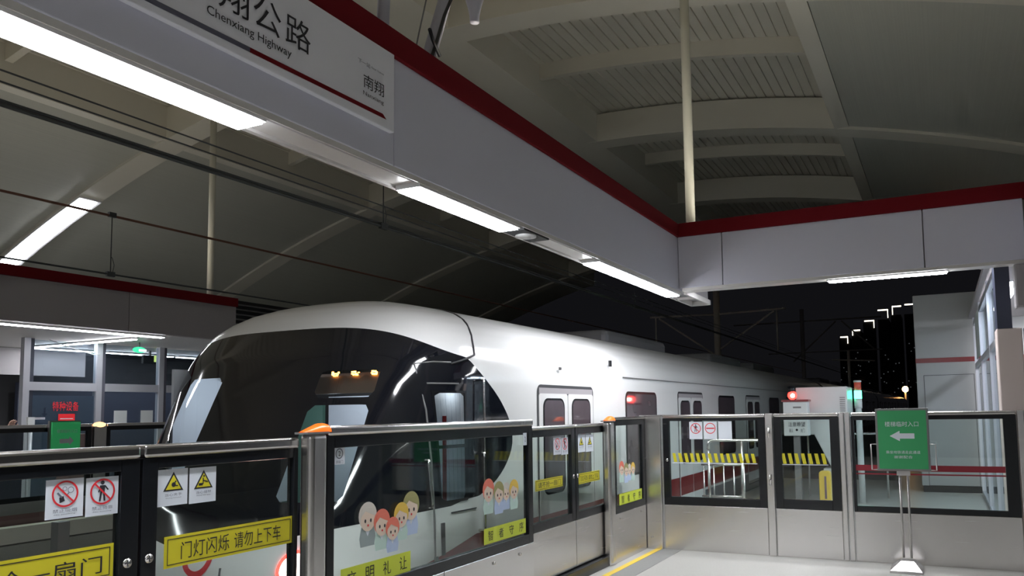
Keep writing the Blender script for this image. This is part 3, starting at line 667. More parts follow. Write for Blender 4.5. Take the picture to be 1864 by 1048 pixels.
# cab side door (near side)
yy = YC - HW - .004
def side_plate(b, x0, x1, z0, z1, mt, o0=-.006, o1=.006, n=6):
    for i in range(n):
        a, c = x0 + (x1 - x0) * i / n, x0 + (x1 - x0) * (i + 1) / n
        for k in range(n):
            e, g = z0 + (z1 - z0) * k / n, z0 + (z1 - z0) * (k + 1) / n
            P = [side_pt(x, z, o) for o in (o0, o1) for x, z in ((a, e), (c, e), (c, g), (a, g))]
            b.add(P, [(3, 2, 1, 0), (4, 5, 6, 7), (0, 1, 5, 4), (1, 2, 6, 5), (2, 3, 7, 6), (3, 0, 4, 7)], mt)
    return b
b = MB(); b.tube([side_pt(4.93, z) for z in (0, .4, .8, 1.2, 1.6, 1.96)] + [side_pt(5.05, 1.975), side_pt(5.2, 1.975)], .008, 'insul', 6); cdo = b.build('cab_door', car)
b = MB()
for q in ((4.99, .88, 5.01, 1.75), (5.31, .88, 5.33, 1.75), (4.99, .88, 5.33, .90), (4.99, 1.73, 5.33, 1.75), (4.99, 1.30, 5.33, 1.325)): side_plate(b, q[0], q[2], q[1], q[3], 'black', n=3)
side_plate(b, 4.97, 5.25, 1.80, 1.812, 'insul', n=3); b.build('window_frame', cdo)
side_plate(MB(), 5.01, 5.31, .90, 1.73, 'cabglass', -.003, .001).build('window_pane', cdo)
for x, z0, z1 in ((4.86, .88, 1.22), (5.495, .62, 1.24), (5.50, 1.25, 1.84)):
    b = MB(); pa, pb = side_pt(x, z0, 0), side_pt(x, z1, 0); o = Vector((0, -.055, 0)); b.tube([pb, pb + o, pb + o + Vector((0, 0, -.03)), pa + o + Vector((0, 0, .03)), pa + o, pa], .013 if z1 < 1.3 else .009, 'steel_top', 10); b.build('handrail', car)
side_plate(MB(), 5.00, 5.04, .50, .74, 'seam', n=3).build('door_latch', car)
side_plate(MB(), 4.92, 4.96, .20, .50, 'cargrey', n=3).build('step_rail', car)
side_plate(MB(), 5.12, 5.45, .800, .810, 'seam', n=3).build('panel_line', car)
# far visor accent edges (thin silver trim framing the mask)
b = MB(); b.tube([surf_pt(1.47, z, .006) for z in [.9 + .07 * i for i in range(21)]], .014, 'carwhite', 6); b.build('pillar_trim', car)
# front lamps and round emblem
def on_front(y, z, off): return surf_pt(y - YC, z, off)
def disc_on(y, z, r0, r1, mt, off, n=32, sy=1):
    b = MB(); v = [on_front(y + r * math.cos(2 * math.pi * k / n), z + r * sy * math.sin(2 * math.pi * k / n), off) for r in (r0, r1) for k in range(n)]
    return b.add(v, [(k, n + k, n + (k + 1) % n, (k + 1) % n) for k in range(n)], mt)
b = disc_on(4.86, .585, .10, .145, 'red', .008); b.build('round_emblem', car)
disc_on(4.05, .53, .0, .10, 'headlamp', .010).build('headlamp', car); disc_on(4.05, .53, .10, .125, 'redlamp', .009).build('marker_lamp', car)
disc_on(5.85, .53, .0, .10, 'headlamp', .010).build('headlamp', car); disc_on(5.85, .53, .10, .125, 'redlamp', .009).build('marker_lamp', car)
b = MB(); b.tube([on_front(4.62, z, .006) for z in (.52, .4, .3, .2, .1, 0)], .008, 'seam', 6); b.tube([on_front(5.45, z, .006) for z in (.52, .4, .3, .2, .1, 0)], .008, 'seam', 6); b.build('apron_joint', car)
wp = MB(); wp.tube([on_front(5.35, .92, .03), on_front(5.5, 1.15, .035), on_front(5.72, 1.38, .03)], .009, 'black', 6); wp.tube([on_front(5.45, 1.35, .025), on_front(5.80, 1.05, .025)], .011, 'black', 6); wp.build('wiper', car)
# cab interior
b = MB(); b.box((6.25, 3.62, -.05), (6.28, 6.28, 2.08), 'cabdark'); b.box((4.55, 3.55, .3), (6.25, 6.35, .34), 'cabdark'); b.build('cab_bulkhead', car)
b = MB(); b.box((6.21, 4.25, .4), (6.25, 5.71, 1.76), 'cabwall'); b.box((6.19, 5.20, 1.68), (6.21, 5.32, 1.74), 'seam'); b.box((6.21, 5.79, .4), (6.25, 6.33, 1.75), 'cabgreen'); b.build('cab_back_door', car)
b = MB(); b.box((5.25, 3.85, 1.90), (6.24, 6.2, 1.93), 'cabbrown'); b.box((6.2, 3.85, 1.82), (6.24, 6.2, 1.90), 'cabbrown'); b.build('cab_ceiling', car)
b = MB()
rnd = random.Random(3)
for c in (4.03, 4.22, 4.43):
    for k in range(9):
        y = c + rnd.uniform(-.035, .035); z = 1.895 + rnd.uniform(-.012, .015); b.box((4.90, y, z), (4.905, y + rnd.uniform(.008, .03), z + rnd.uniform(.006, .014)), 'led')
b.build('destination_display', car)
MB().box((4.91, 3.9, 1.745), (4.98, 4.75, 1.885), 'cabbrown').build('display_housing', car)
b = MB(); b.box((4.75, 6.15, .7), (6.1, 6.18, 2.0), 'cabwall'); b.build('far_cab_lining', car)
b = MB(); b.box((5.02, 3.66, .5), (5.9, 3.70, 1.80), 'cabwall'); b.box((5.28, 3.655, .8), (5.33, 3.66, 1.55), 'carred'); b.build('equipment_cupboard', car)
def pointlamp(name, loc, e, col, parent, r=.06):
    l = bpy.data.lights.new(name, 'POINT'); l.energy = e; l.color = col; l.shadow_soft_size = r
    o = bpy.data.objects.new(name, l); COL.objects.link(o); o.parent = parent; o.location = Vector(loc) - ORG[parent.name]
pointlamp('cab_lamp', (5.5, 5.0, 1.75), 14, (.82, .9, 1), car); pointlamp('cab_lamp', (4.85, 5.6, 1.9), 5, (.8, .9, 1), car); pointlamp('cupboard_fill', (5.4, 3.54, 1.75), 1.2, (1, 1, 1), car, .03)  # last small lamp is added to brighten the cupboard behind the door window
# saloon body
def ext_body(parent, x0, x1):
    zs = [z for z in ZS if z >= .6001 or z <= .3399 or abs(z - .35) < .001]
    prof = []
    for z in ZS: prof.append((-Wz(z), z))
    prof += [(Wz(z), z) for z in reversed(ZS)]
    b = MB(); n = len(prof); v = [(x0, YC + u, z) for u, z in prof] + [(x1, YC + u, z) for u, z in prof]
    b.add(v, [(i, n + i, n + (i + 1) % n, (i + 1) % n) for i in range(n)], 'carwhite', True); b.add([(x1, YC + u, z) for u, z in prof], [tuple(range(n))], 'seam')
    b.add([(x0, YC + u, z) for u, z in prof], [tuple(range(n))[::-1]], 'seam')
    b.build('body_shell', parent)
    b = MB(); b.box((x0, YC - HW - .003, .34), (x1, YC - HW + .01, .60), 'carred'); b.build('stripe', parent)
    b = MB(); b.box((x0, YC - HW - .0025, -.9), (x1, YC - HW + .01, .30), 'cargrey'); b.build('skirt', parent)
def rrect(x0, x1, z0, z1, r, n=5, slant=0):
    pts = []
    for cx, cz, a0 in ((x1 - r, z1 - r, 0), (x0 + r, z1 - r, 90), (x0 + r, z0 + r, 180), (x1 - r, z0 + r, 270)):
        for k in range(n + 1):
            a = math.radians(a0 + 90 * k / n); pts.append((cx + r * math.cos(a), cz + r * math.sin(a)))
    return pts
def door(parent, xc, wd=1.30):
    yy = YC - HW - .003; x0, x1 = xc - wd / 2, xc + wd / 2
    b = MB(); pts = rrect(x0, x1, .10, 1.83, .07); b.prism([(x, yy, z) for x, z in pts], (0, -.004, 0), 'seam'); fr = b.build('passenger_door', parent)
    for a, c in ((x0 + .022, xc - .008), (xc + .008, x1 - .022)):
        b = MB(); b.prism([(x, yy - .004, z) for x, z in rrect(a, c, .12, 1.745, .03)], (0, -.006, 0), 'carwhite'); b.box((a, yy - .0102, .34), (c, yy - .0112, .60), 'carred'); b.box((a, yy - .0102, .12), (c, yy - .013, .17), 'steel_top'); b.build('door_leaf', fr)
        mid = (a + c) / 2
        b = MB(); b.prism([(x, yy - .010, z) for x, z in rrect(mid - .232, mid + .232, .78, 1.70, .09)], (0, -.004, 0), 'black'); b.prism([(x, yy - .0135, z) for x, z in rrect(mid - .212, mid + .212, .80, 1.68, .075)], (0, -.002, 0), 'carglass'); b.build('door_window', fr)
    b = MB(); b.box((x0 + .03, yy - .004, 1.745), (x1 - .03, yy - .007, 1.80), 'panel_dim'); b.build('door_header', fr)
    return fr
def window(parent, x0, x1, z1=1.80, z0=.78):
    yy = YC - HW - .003
    b = MB(); b.prism([(x, yy, z) for x, z in rrect(x0, x1, z0, z1, .09)], (0, -.005, 0), 'black'); o = b.build('side_window', parent)
    b = MB(); b.prism([(x, yy - .005, z) for x, z in rrect(x0 + .03, x1 - .03, z0 + .03, z1 - .03, .07)], (0, -.002, 0), 'carglass'); b.build('window_pane', o)
def body_fit(parent, x0, x1, first=7.17, pitch=4.33, details=True):
    xc = first
    while xc < x1 - .8:
        door(parent, xc)
        if xc + pitch < x1: window(parent, xc + 1.62, xc + 2.75)
        xc += pitch
    if details:
        b = MB()
        for x in (7.0, 7.02): b.tube([(x, YC - HW - .002, 2.0), (x, YC - HW - .014, 2.0)], .016, 'insul', 10)
        b.build('indicator', parent)
        b = MB(); b.box((8.35, YC - 1.475, 2.08), (8.39, YC - 1.50, 2.15), 'black'); b.build('marker', parent)
        b = MB(); b.box((8.75, YC - HW - .004, 1.965), (26, YC - HW + .01, 1.972), 'insul'); b.build('gutter', parent)
    for i, xa in enumerate((x0 + 3.6, x0 + 9.0, x0 + 13.0)):
        b = MB(); b.box((xa, YC - .80, 2.45), (xa + 2.6, YC + .80, 2.70), 'cargrey'); b.build('roof_unit', parent, .08)
ext_body(car, XE, 27.0); body_fit(car, XE, 27.0)
def bogie(parent, x):
    for dx in (-1.1, 1.1):
        for y in (YC - .78, YC + .72): MB().tube([(x + dx, y, -.71), (x + dx, y + .06, -.71)], .42, 'cargrey', 20).build('wheel', parent)
    MB().box((x - 1.6, YC - .95, -.95), (x + 1.6, YC - .85, -.65), 'cargrey').build('bogie_frame', parent)
bogie(car, 8.4); bogie(car, 24)
for i, (xa, lb) in enumerate(((27.5, 'white metro car coupled behind the driving car, past the end gates'), (50.2, 'white metro car seen small beyond the white cabinet'), (72.9, 'white metro car furthest down the track below the sodium lamp'))):
    c2 = thing('train_car', (xa + 11, YC, -1.3), lb, 'train', 'cars of the train')
    ext_body(c2, xa, xa + 22.2); body_fit(c2, xa, xa + 22.2, xa + 1.9, details=False); bogie(c2, xa + 3); bogie(c2, xa + 19)
b = MB()
for y, nm in ((YC - .72, 'under the train on the near side'), (YC + .72, 'under the train on its other side'), (9.15 - .72, 'of the empty track, beside the low dark barrier'), (9.15 + .72, 'of the empty track, below the opposite platform')): 
    r = MB(); r.box((-30, y - .035, -1.3), (200, y + .035, -1.14), 'rail'); props(r.build('rail'), 'rusty steel rail ' + nm, 'rail', 'rails')
# ================================================================ CATENARY
def wire(path, r, mt, label, name='contact_wire', cat='wire', group=None, n=6):
    b = MB(); b.tube(path, r, mt, n); return props(b.build(name), label, cat, group)
def sag(x0, x1, y, z, s, n=16): return [(x0 + (x1 - x0) * i / n, y, z - s * math.sin(math.pi * i / n)) for i in range(n + 1)]
wire(sag(-8, 60, 4.98, 3.47, 0), .012, 'wire', 'upper of the two thick black contact wires above the train', group='contact wires')
wire(sag(-8, 60, 4.95, 3.435, 0), .012, 'wire', 'lower of the two thick black contact wires above the train', group='contact wires')
wire(sag(-8, 60, 4.95, 3.575, 0), .006, 'wire', 'lower of two thin parallel feeder wires above the train', 'feeder_wire', group='feeder wires')
wire(sag(-8, 60, 4.95, 3.645, 0), .006, 'wire', 'upper of two thin parallel feeder wires above the train', 'feeder_wire', group='feeder wires')
wire(sag(-8, 60, 9.15, 4.08, .02), .016, 'rustwire', 'rust coloured messenger wire over the empty track', 'messenger_wire')
wire(sag(-8, 60, 9.15, 3.34, 0), .012, 'wire', 'thin contact wire over the empty track')
def dropper(x, y, z0, z1, label):
    t = thing('wire_dropper', (x, y, z0), label, 'wire hanger', 'droppers holding the wires')
    MB().tube([(x, y, z0 + .02), (x, y, z1)], .006, 'wire', 6).build('rod', t)
    b = MB(); b.box((x - .05, y - .02, z0 - .03), (x + .05, y + .02, z0 + .03), 'wire'); b.build('clamp', t)
    MB().box((x - .045, y - .02, z1 - .03), (x + .045, y + .02, z1 + .03), 'wire').build('top_clamp', t)
    MB().tube([(x + .03, y, z0 + .03), (x + .045, y, z0 + .12), (x + .02, y, z0 + .2), (x, y, z0 + .22)], .004, 'wire', 6).build('loop', t)
dropper(6.15, 9.15, 3.34, 4.08, 'thin dropper between the two wires over the empty track')
dropper(6.13, 4.95, 3.44, 3.95, 'short dropper clamped to the thick contact wires above the train')
dropper(13.2, 4.95, 3.44, 3.95, 'short dropper above the train further down the track')
# masts beyond the roof
t = thing('catenary_mast', (27, 7.05, -1.3), 'grey lattice-armed catenary mast standing between the tracks beyond the roof', 'mast')
MB().tube([(27, 7.05, -1.3), (27, 7.05, 6.2)], .12, 'mastfar', 12).build('mast_pole', t)
b = MB(); b.tube([(27, 7.05, 4.9), (26.6, 4.6, 4.9)], .04, 'mastfar', 6); b.tube([(27, 7.05, 3.6), (26.7, 5.0, 4.85)], .035, 'mastfar', 6); b.tube([(26.65, 4.9, 4.9), (26.65, 4.9, 3.5)], .03, 'mastfar', 6); b.build('near_bracket', t)
b = MB(); b.tube([(27, 7.05, 4.9), (26.6, 9.4, 4.9)], .04, 'mastfar', 6); b.tube([(27, 7.05, 3.4), (26.7, 9.1, 4.85)], .035, 'mastfar', 6); b.tube([(26.65, 9.2, 4.9), (26.65, 9.2, 3.4)], .03, 'mastfar', 6); b.build('far_bracket', t)
t = thing('catenary_mast', (46, 7.05, -1.3), 'distant catenary mast with triangular bracket seen over the train roof', 'mast')
MB().tube([(46, 7.05, -1.3), (46, 7.05, 7.2)], .12, 'mastfar', 10).build('mast_pole', t)
b = MB(); b.tube([(46, 11, 6.5), (46, 2.8, 6.5)], .05, 'mastfar', 6); b.tube([(46, 7.6, 4.2), (46, 5.2, 6.4)], .05, 'mastfar', 6); b.tube([(46, 4.9, 6.4), (46, 3.2, 4.7)], .05, 'mastfar', 6); b.tube([(46, 9, 4.7), (46, 2.8, 4.7)], .04, 'mastfar', 6); b.build('bracket', t)
t = thing('signal_mast', (30, 3.0, -1.3), 'thin dark mast with a small cross arm above the red signal', 'mast')
MB().tube([(30, 3.0, -1.3), (30, 3.0, 3.6)], .05, 'mastfar', 8).build('mast_pole', t)
MB().tube([(30, 3.6, 3.3), (30, 2.1, 3.2)], .03, 'mastfar', 6).build('cross_arm', t)
# ================================================================ BEYOND THE END GATES
t = thing('equipment_cabinet', (13.0, 1.7, 0), 'white enamelled equipment cabinet with a sloping lower side behind the end gates', 'cabinet')
b = MB(); b.prism([(12.9, 2.12, 1.89), (12.9, 1.34, 1.89), (12.9, 1.34, .52), (12.9, 1.56, .50), (12.9, 1.86, 1.14), (12.9, 2.12, 1.14)], (.8, 0, 0), 'cabinet'); b.build('housing', t, .012)
b = MB()
for k in range(8): b.box((12.893, 1.37, 1.50 + k * .03), (12.9, 1.45, 1.512 + k * .03), 'insul')
b.build('vent', t)
MB().box((13.0, 1.45, 0), (13.4, 1.75, .6), 'cabinet').build('pedestal', t)
t = thing('notice_box', (12.4, 2.1, 0), 'white box with Chinese notice on a grey stand, red lamp on top', 'notice box')
MB().box((12.3, 1.86, 1.14), (12.55, 2.22, 1.66), 'cabinet').build('box', t, .008)
MB().box((12.28, 1.84, 1.66), (12.57, 2.24, 1.69), 'carred').build('lid', t)
b = MB(); b.box((12.36, 2.0, 0), (12.46, 2.09, 1.14), 'insul'); b.build('stand', t)
s = Sheet((12.297, 2.19, 1.15), BX); s.text('注意瞭望', .04, .13, .29, .20, 'ink'); s.text('确认', .05, .04, .11, .10, 'ink'); s.text('关门', .22, .04, .28, .10, 'ink'); s.disc((.165, .08), .018, 'ink'); s.build('notice_text', t)
MB().box((12.295, 1.95, 1.56), (12.3, 2.07, 1.585), 'insul').build('vent', t)
t = thing('signal_lamp', (12.45, 2.10, 1.69), 'round red signal lamp glowing on top of the notice box', 'signal')
MB().ball((12.45, 2.10, 1.76), .07, 'redlamp', 20, (.8, 1, 1)).build('lens', t)
MB().tube([(12.47, 2.11, 1.80), (12.47, 2.12, 1.90)], .055, 'black', 12).build('hood', t)
M['lenshot'] = emat('lens hot spot', (1, .75, .6), 20)
MB().ball((12.40, 2.085, 1.755), .032, 'lenshot', 14).build('bulb', t)
t = thing('tower_lamp', (13.7, 1.25, 0), 'stack lamp on a pole with a lit green segment and unlit red segment', 'signal')
MB().tube([(13.7, 1.25, 0), (13.7, 1.25, 1.54)], .05, 'cabinet', 14).build('pole', t)
MB().tube([(13.7, 1.25, 1.54), (13.7, 1.25, 1.70)], .062, 'cabinet', 18).build('base_segment', t)
MB().tube([(13.7, 1.25, 1.70), (13.7, 1.25, 1.83)], .06, 'greenlamp', 18).build('green_segment', t)
M['redglow'] = pmat('dull red lens', (.25, .05, .035), .3, emis=(.5, .08, .05), es=.25)  # segment is unlit: a weak glow is put into the lens colour
MB().tube([(13.7, 1.25, 1.83), (13.7, 1.25, 1.97)], .055, 'redglow', 18).build('red_segment', t)
MB().tube([(13.7, 1.25, 1.97), (13.7, 1.25, 2.0)], .064, 'cabinet', 18).build('cap', t)
t = thing('hydrant_box', (12.9, 1.72, 0), 'small upright orange-yellow box with rounded corners standing on the floor', 'box')
b = MB(); b.prism([(12.5, y, z) for y, z in rrect(1.59, 1.76, .10, .60, .05)], (.14, 0, 0), 'box'); b.build('body', t, .01); MB().box((12.49, 1.65, .18), (12.5, 1.68, .52), 'brownband').build('handle', t)
b = MB(); b.box((12.5, 1.60, 0), (12.64, 1.75, .10), 'cabdark'); b.build('foot', t)
def handrail(name, pts, r, label, posts, zb=0.0):
    t = thing(name, pts[0], label, 'railing'); MB().tube(pts, r, 'steel', 10).build('top_bar', t)
    for p in posts: MB().tube([(p[0], p[1], zb), p], r * .85, 'steel', 10).build('upright', t)
    return t
h = handrail('guard_railing', [(9.9, 2.75, 1.05), (9.9, 2.75, 1.14), (9.95, 2.70, 1.17), (9.95, 1.95, 1.17), (9.9, 1.90, 1.14), (9.9, 1.90, 0)], .022, 'stainless guard railing with thin balusters behind the first end gate pane', [(9.9, 2.75, 1.1), (9.9, 2.32, 1.17)])
b = MB(); b.tube([(9.9, 2.85, .86), (9.9, 2.30, .86)], .014, 'steel', 8); b.build('middle_bar', h)
b = MB(); b.tube([(9.9, 2.85, .46), (9.9, 2.30, .46)], .014, 'steel', 8); b.build('middle_bar', h)
for k in range(5): MB().tube([(9.9, 2.82 - k * .13, .05), (9.9, 2.82 - k * .13, .86)], .010, 'steel', 8).build('baluster', h)
h = handrail('guard_railing', [(14.5, 2.9, 1.1), (14.5, .9, 1.1)], .02, 'plain stainless railing further down the platform beyond the cabinet', [(14.5, 2.9, 1.1), (14.5, 2.2, 1.1), (14.5, .9, 1.1)])
props(MB().box((18.0, .9, .0), (18.06, 3.3, 1.0), 'tower').build('end_barrier'), 'low dark barrier closing the platform end behind the stack lamp', 'barrier')
# plain grey kiosk
t = thing('equipment_kiosk', (17, -.1, 0), 'tall grey clad kiosk with a maroon stripe and a flush door', 'kiosk')
MB().box((15.7, -1.6, .12), (18.6, .40, 3.6), 'kiosk').build('body', t, .01)
MB().box((15.74, -1.6, 0), (18.6, .38, .12), 'cabdark').build('plinth', t)
MB().box((15.693, -1.6, 2.345), (15.7, .402, 2.43), 'carred').build('stripe', t)
b = MB(); ring_box(b, FB, -.28, .12, .55, 2.12, .008, .008, .006, .008, 15.694, 15.7, 'seam'); b.build('door', t)
# glazed waiting room wall running beyond the gates
t = thing('glazed_wall', (12, -.62, 0), 'glazed side wall of a lit room with pale frames beyond the end gates', 'glass wall')
for x in (9.05, 10.9, 13.1, 15.4): MB().box((x, -.63, 0), (x + .07, -.56, 3.1), 'alu').build('mullion', t)
for z in (.0, 2.21, 2.95): MB().box((9.12, -.625, z), (15.4, -.565, z + .08), 'alu').build('rail', t)
for x in (9.12, 10.97, 13.17): MB().box((x, -.60, .08), (x + (1.78 if x < 10 else 2.1), -.59, 2.95), 'glass_old').build('glass_pane', t)
props(MB().box((9.2, -3.0, 0), (15.4, -2.9, 3.1), 'kiosk').build('room_wall'), 'pale back wall inside the glazed room', 'wall')
tl = thing('strip_light', (11.5, -.75, 2.88), 'short strip lamp glowing behind the upper panes of the glazed wall', 'light')
MB().box((9.9, -.86, 2.93), (12.6, -.72, 2.96), 'lamphouse').build('housing', tl); MB().box((9.92, -.85, 2.90), (12.58, -.73, 2.93), 'lamp').build('diffuser', tl)
tl = thing('strip_light', (13.8, -1.2, 2.9), 'added unseen strip lamp further inside the glazed room under its flat roof', 'light')  # added lamp, out of sight, brightens the room and the kiosk beyond
MB().box((9.4, -1.9, 3.07), (15.2, -1.7, 3.1), 'lamphouse').build('housing', tl); MB().box((9.42, -1.88, 3.05), (15.18, -1.72, 3.07), 'lamp').build('diffuser', tl)
props(MB().box((13.0, -.555, 2.3), (14.3, -.55, 3.0), 'paper').build('frosted_panel'), 'pale frosted strip beside the strip lamp on the glazed wall', 'panel')
props(MB().box((8.62, -7.0, 3.1), (15.6, -.5, 3.16), 'panel_dim').build('room_roof'), 'flat roof slab over the glazed room', 'roof slab')
t = thing('corner_column', (8.75, -.62, 0), 'column clad dark blue above and beige below at the corner of the glazed room', 'column')
MB().box((8.70, -.66, 2.31), (9.0, -.53, 2.95), 'bluedark').build('upper_cladding', t); MB().box((8.70, -.74, 0), (9.0, -.52, 2.31), 'beige').build('lower_cladding', t, .01)
props(MB().box((8.75, -2.2, 0), (8.85, -.76, 2.31), 'bluedark').build('side_panel'), 'dark blue wall panel next to the beige column', 'panel')
# ================================================================ GREEN SIGN STAND
t = thing('sign_stand', (8.22, .37, 0), 'green poster with a white arrow on a two-legged steel stand', 'sign stand')
MB().box((8.20, .125, .945), (8.225, .60, 1.545), 'insul').build('frame', t, .004)
s = Sheet((8.199, .60, .945), BX); s.rect(.02, .02, .455, .58, 'green'); s.text('楼梯临时入口', .085, .425, .385, .475, 'white')
s.poly([(.125, .335), (.215, .385), (.215, .360), (.345, .360), (.345, .310), (.215, .310), (.215, .285)], 'white')
s.text('乘坐地铁请走此通道', .085, .165, .390, .195, 'white'); s.text('谢谢配合', .155, .120, .320, .148, 'white'); s.build('poster', t)
M['steelplain'] = pmat('satin steel', (.55, .53, .52), .35, .9)
for y in (.405, .335): MB().tube([(8.24, y, .94), (8.24, y, .12)], .011, 'steelplain', 10).build('leg', t)
MB().box((8.225, .31, .90), (8.25, .43, .945), 'steelplain').build('clamp', t)
for y, k in ((.60, 1), (.125, -1)):
    b = MB(); b.tube([(8.21, y, 1.20), (8.21, y + .05 * k, 1.20), (8.21, y + .05 * k, .955), (8.21, y, .955)], .006, 'steelplain', 8); b.build('side_bracket', t)
b = MB(); v = [(8.06, .235, .02), (8.06, .525, .02), (8.40, .525, .02), (8.40, .235, .02), (8.17, .31, .10), (8.17, .43, .10), (8.30, .43, .10), (8.30, .31, .10)]
b.add(v, [(0, 1, 5, 4), (1, 2, 6, 5), (2, 3, 7, 6), (3, 0, 4, 7), (4, 5, 6, 7), (3, 2, 1, 0)], 'steel_top'); b.box((8.06, .235, 0), (8.40, .525, .02), 'steelplain'); b.build('base', t, .004)
# ================================================================ OPPOSITE PLATFORM
OY = 10.98
def ogate(x0, x1, label, lamp=False, glass=True, group='gates of the opposite platform'):
    t = thing('gate_screen', ((x0 + x1) / 2, OY, 0), label, 'gate', group)
    b = MB(); ring_box(b, FA, x0, .5, x1, 1.46, .06, .06, .06, .05, OY, OY + .05, 'black'); b.build('frame', t)
    MB().box((x0 + .06, OY + .02, .56), (x1 - .06, OY + .03, 1.41), 'glass').build('glass_pane', t)
    MB().box((x0, OY - .02, 1.46), (x1, OY + .07, 1.51), 'steel_top').build('top_rail', t, .01)
    MB().box((x0, OY - .01, .35), (x1, OY + .06, .5), 'steel').build('kick_plate', t); MB().box((x0, OY - .01, .0), (x1, OY + .06, .35), 'brownband').build('lower_plate', t)  # lower plate's brown is the train stripe's reflection put into its colour
    return t
ogate(3.0, 5.2, 'opposite gate pane furthest toward the camera end'); ogate(5.25, 7.18, 'opposite gate pane behind the bright green poster'); o3 = ogate(7.40, 8.45, 'opposite gate pane with pale rail and reddish board behind'); ogate(8.5, 12.0, 'opposite gate pane hidden behind the cab')
t = thing('gate_post', (7.29, OY, 0), 'opposite gate post with a small glowing orange lamp', 'gate post'); MB().box((7.20, OY - .03, 0), (7.38, OY + .08, 1.47), 'steel').build('column', t)
M['orangelit'] = emat('lit orange lens', (1, .50, .20), 2.2); MB().ball((7.29, OY, 1.49), .07, 'orangelit', 14, (1.3, .8, .6)).build('lamp_lens', t)
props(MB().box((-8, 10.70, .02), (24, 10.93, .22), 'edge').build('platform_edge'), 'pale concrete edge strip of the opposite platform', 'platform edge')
t = thing('poster_stand', (6.76, 10.8, .9), 'bright green poster with a white arrow fixed above the opposite gates', 'sign')
MB().box((6.58, OY - .09, .95), (6.96, OY - .06, 1.54), 'greenglow').build('board', t)
s = Sheet((6.58, OY - .091, .95), AX); s.poly([(.10, .30), (.23, .30), (.23, .27), (.29, .33), (.23, .39), (.23, .36), (.10, .36)], 'white'); s.text('楼梯临时入口', .06, .44, .33, .49, 'white'); s.rect(.06, .20, .34, .215, 'white'); s.build('poster_print', t)
MB().box((6.56, OY - .06, .93), (6.98, OY - .02, 1.56), 'insul').build('frame', t)
props(MB().box((5.92, 11.25, .45), (6.42, 11.30, 1.42), 'navy').build('notice_board'), 'navy blue standing board behind the opposite gates', 'board')
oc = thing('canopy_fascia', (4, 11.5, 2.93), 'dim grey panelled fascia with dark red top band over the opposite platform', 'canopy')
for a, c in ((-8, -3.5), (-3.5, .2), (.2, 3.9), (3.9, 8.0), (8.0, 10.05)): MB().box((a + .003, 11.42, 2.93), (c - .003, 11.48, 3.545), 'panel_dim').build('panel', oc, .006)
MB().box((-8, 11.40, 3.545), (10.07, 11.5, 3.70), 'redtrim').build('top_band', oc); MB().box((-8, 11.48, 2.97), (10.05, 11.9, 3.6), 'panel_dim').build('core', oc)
MB().box((-8, 11.50, 2.925), (14, 15.5, 2.97), 'soffit').build('soffit', oc)
t = thing('roof_vent', (11, 11.5, 3.2), 'dark louvred vent beside the end of the opposite fascia', 'vent')
b = MB(); b.box((10.08, 11.60, 3.0), (12.4, 11.66, 3.7), 'cabdark'); b.build('backing', t)
for k in range(7): MB().box((10.09, 11.52, 3.06 + k * .09), (12.4, 11.60, 3.085 + k * .09), 'insul').build('slat', t)
GS = 'strip lamps under the opposite canopy'
wire([(8.0, 13.4, 2.9), (8.4, 13.4, 2.78), (8.75, 13.4, 2.70), (8.86, 13.4, 2.71)], .008, 'paper', 'loose white cable sagging in the top pane above the blue-grey door', 'loose_cable', 'cable')
strip(-2, 8.75, 11.56, 11.68, 2.90, 'long strip lamp along the front edge of the opposite canopy', 'lamp_far', GS)
strip(8.60, 8.72, 12.2, 14.9, 2.90, 'strip lamp running crosswise under the opposite canopy', 'lamp_far', GS)
strip(8.75, 10.0, 15.02, 15.14, 2.895, 'short strip lamp at the back of the opposite canopy, by the door with red lettering', 'lamp_far', GS)
strip(10.12, 11.6, 15.02, 15.14, 2.895, 'short strip lamp at the back of the opposite canopy, above the white papers', 'lamp_far', GS)
strip(11.7, 13.3, 15.02, 15.14, 2.895, 'strip lamp at the back of the opposite canopy disappearing behind the cab', 'lamp_far', GS)
t = thing('exit_sign', (9.3, 12.8, 2.7), 'oval lit green exit sign hanging under the opposite canopy', 'sign')
MB().ball((9.25, 12.9, 2.79), .13, 'exitgreen', 20, (1.0, .25, .42)).build('sign_face', t); b = MB(); b.box((9.22, 12.86, 2.76), (9.36, 12.868, 2.80), 'exitwhite'); b.build('symbol', t)
MB().tube([(9.25, 12.9, 2.84), (9.25, 12.9, 2.925)], .012, 'insul', 8).build('rod', t)
t = thing('display_sign', (10.8, 14.3, 2.6), 'small yellow-green lit display under the opposite canopy', 'sign')
MB().box((10.5, 14.32, 2.83), (10.53, 14.35, 2.925), 'insul').build('hanger', t)
MB().box((10.35, 14.3, 2.66), (10.75, 14.36, 2.83), 'cabdark').build('case', t); MB().box((10.58, 14.29, 2.70), (10.75, 14.30, 2.83), 'ledyellow').build('screen', t)
wr = thing('waiting_room_front', (9.5, 13.5, 0), 'aluminium framed glazed front of the waiting room on the opposite platform', 'glass wall')
for x in (7.64, 8.86, 10.08, 11.3, 12.5): 
    MB().box((x, 13.46, 0), (x + .10, 13.56, 2.92), 'alu').build('mullion', wr)
    MB().box((x + .10, 13.50, 0), (x + .18, 13.58, 2.92), 'aludark').build('mullion', wr)
for x0, x1 in ((7.74, 8.86), (9.04, 10.08), (10.26, 11.3), (11.48, 12.5)):
    MB().box((x0, 13.47, 2.06), (x1, 13.55, 2.20), 'alu').build('transom', wr)
    MB().box((x0, 13.50, 2.20), (x1, 13.51, 2.9), 'glass_old').build('glass_pane', wr)
    MB().box((x0, 13.50, .1), (x1, 13.51, 2.06), 'glass_old').build('glass_pane', wr)
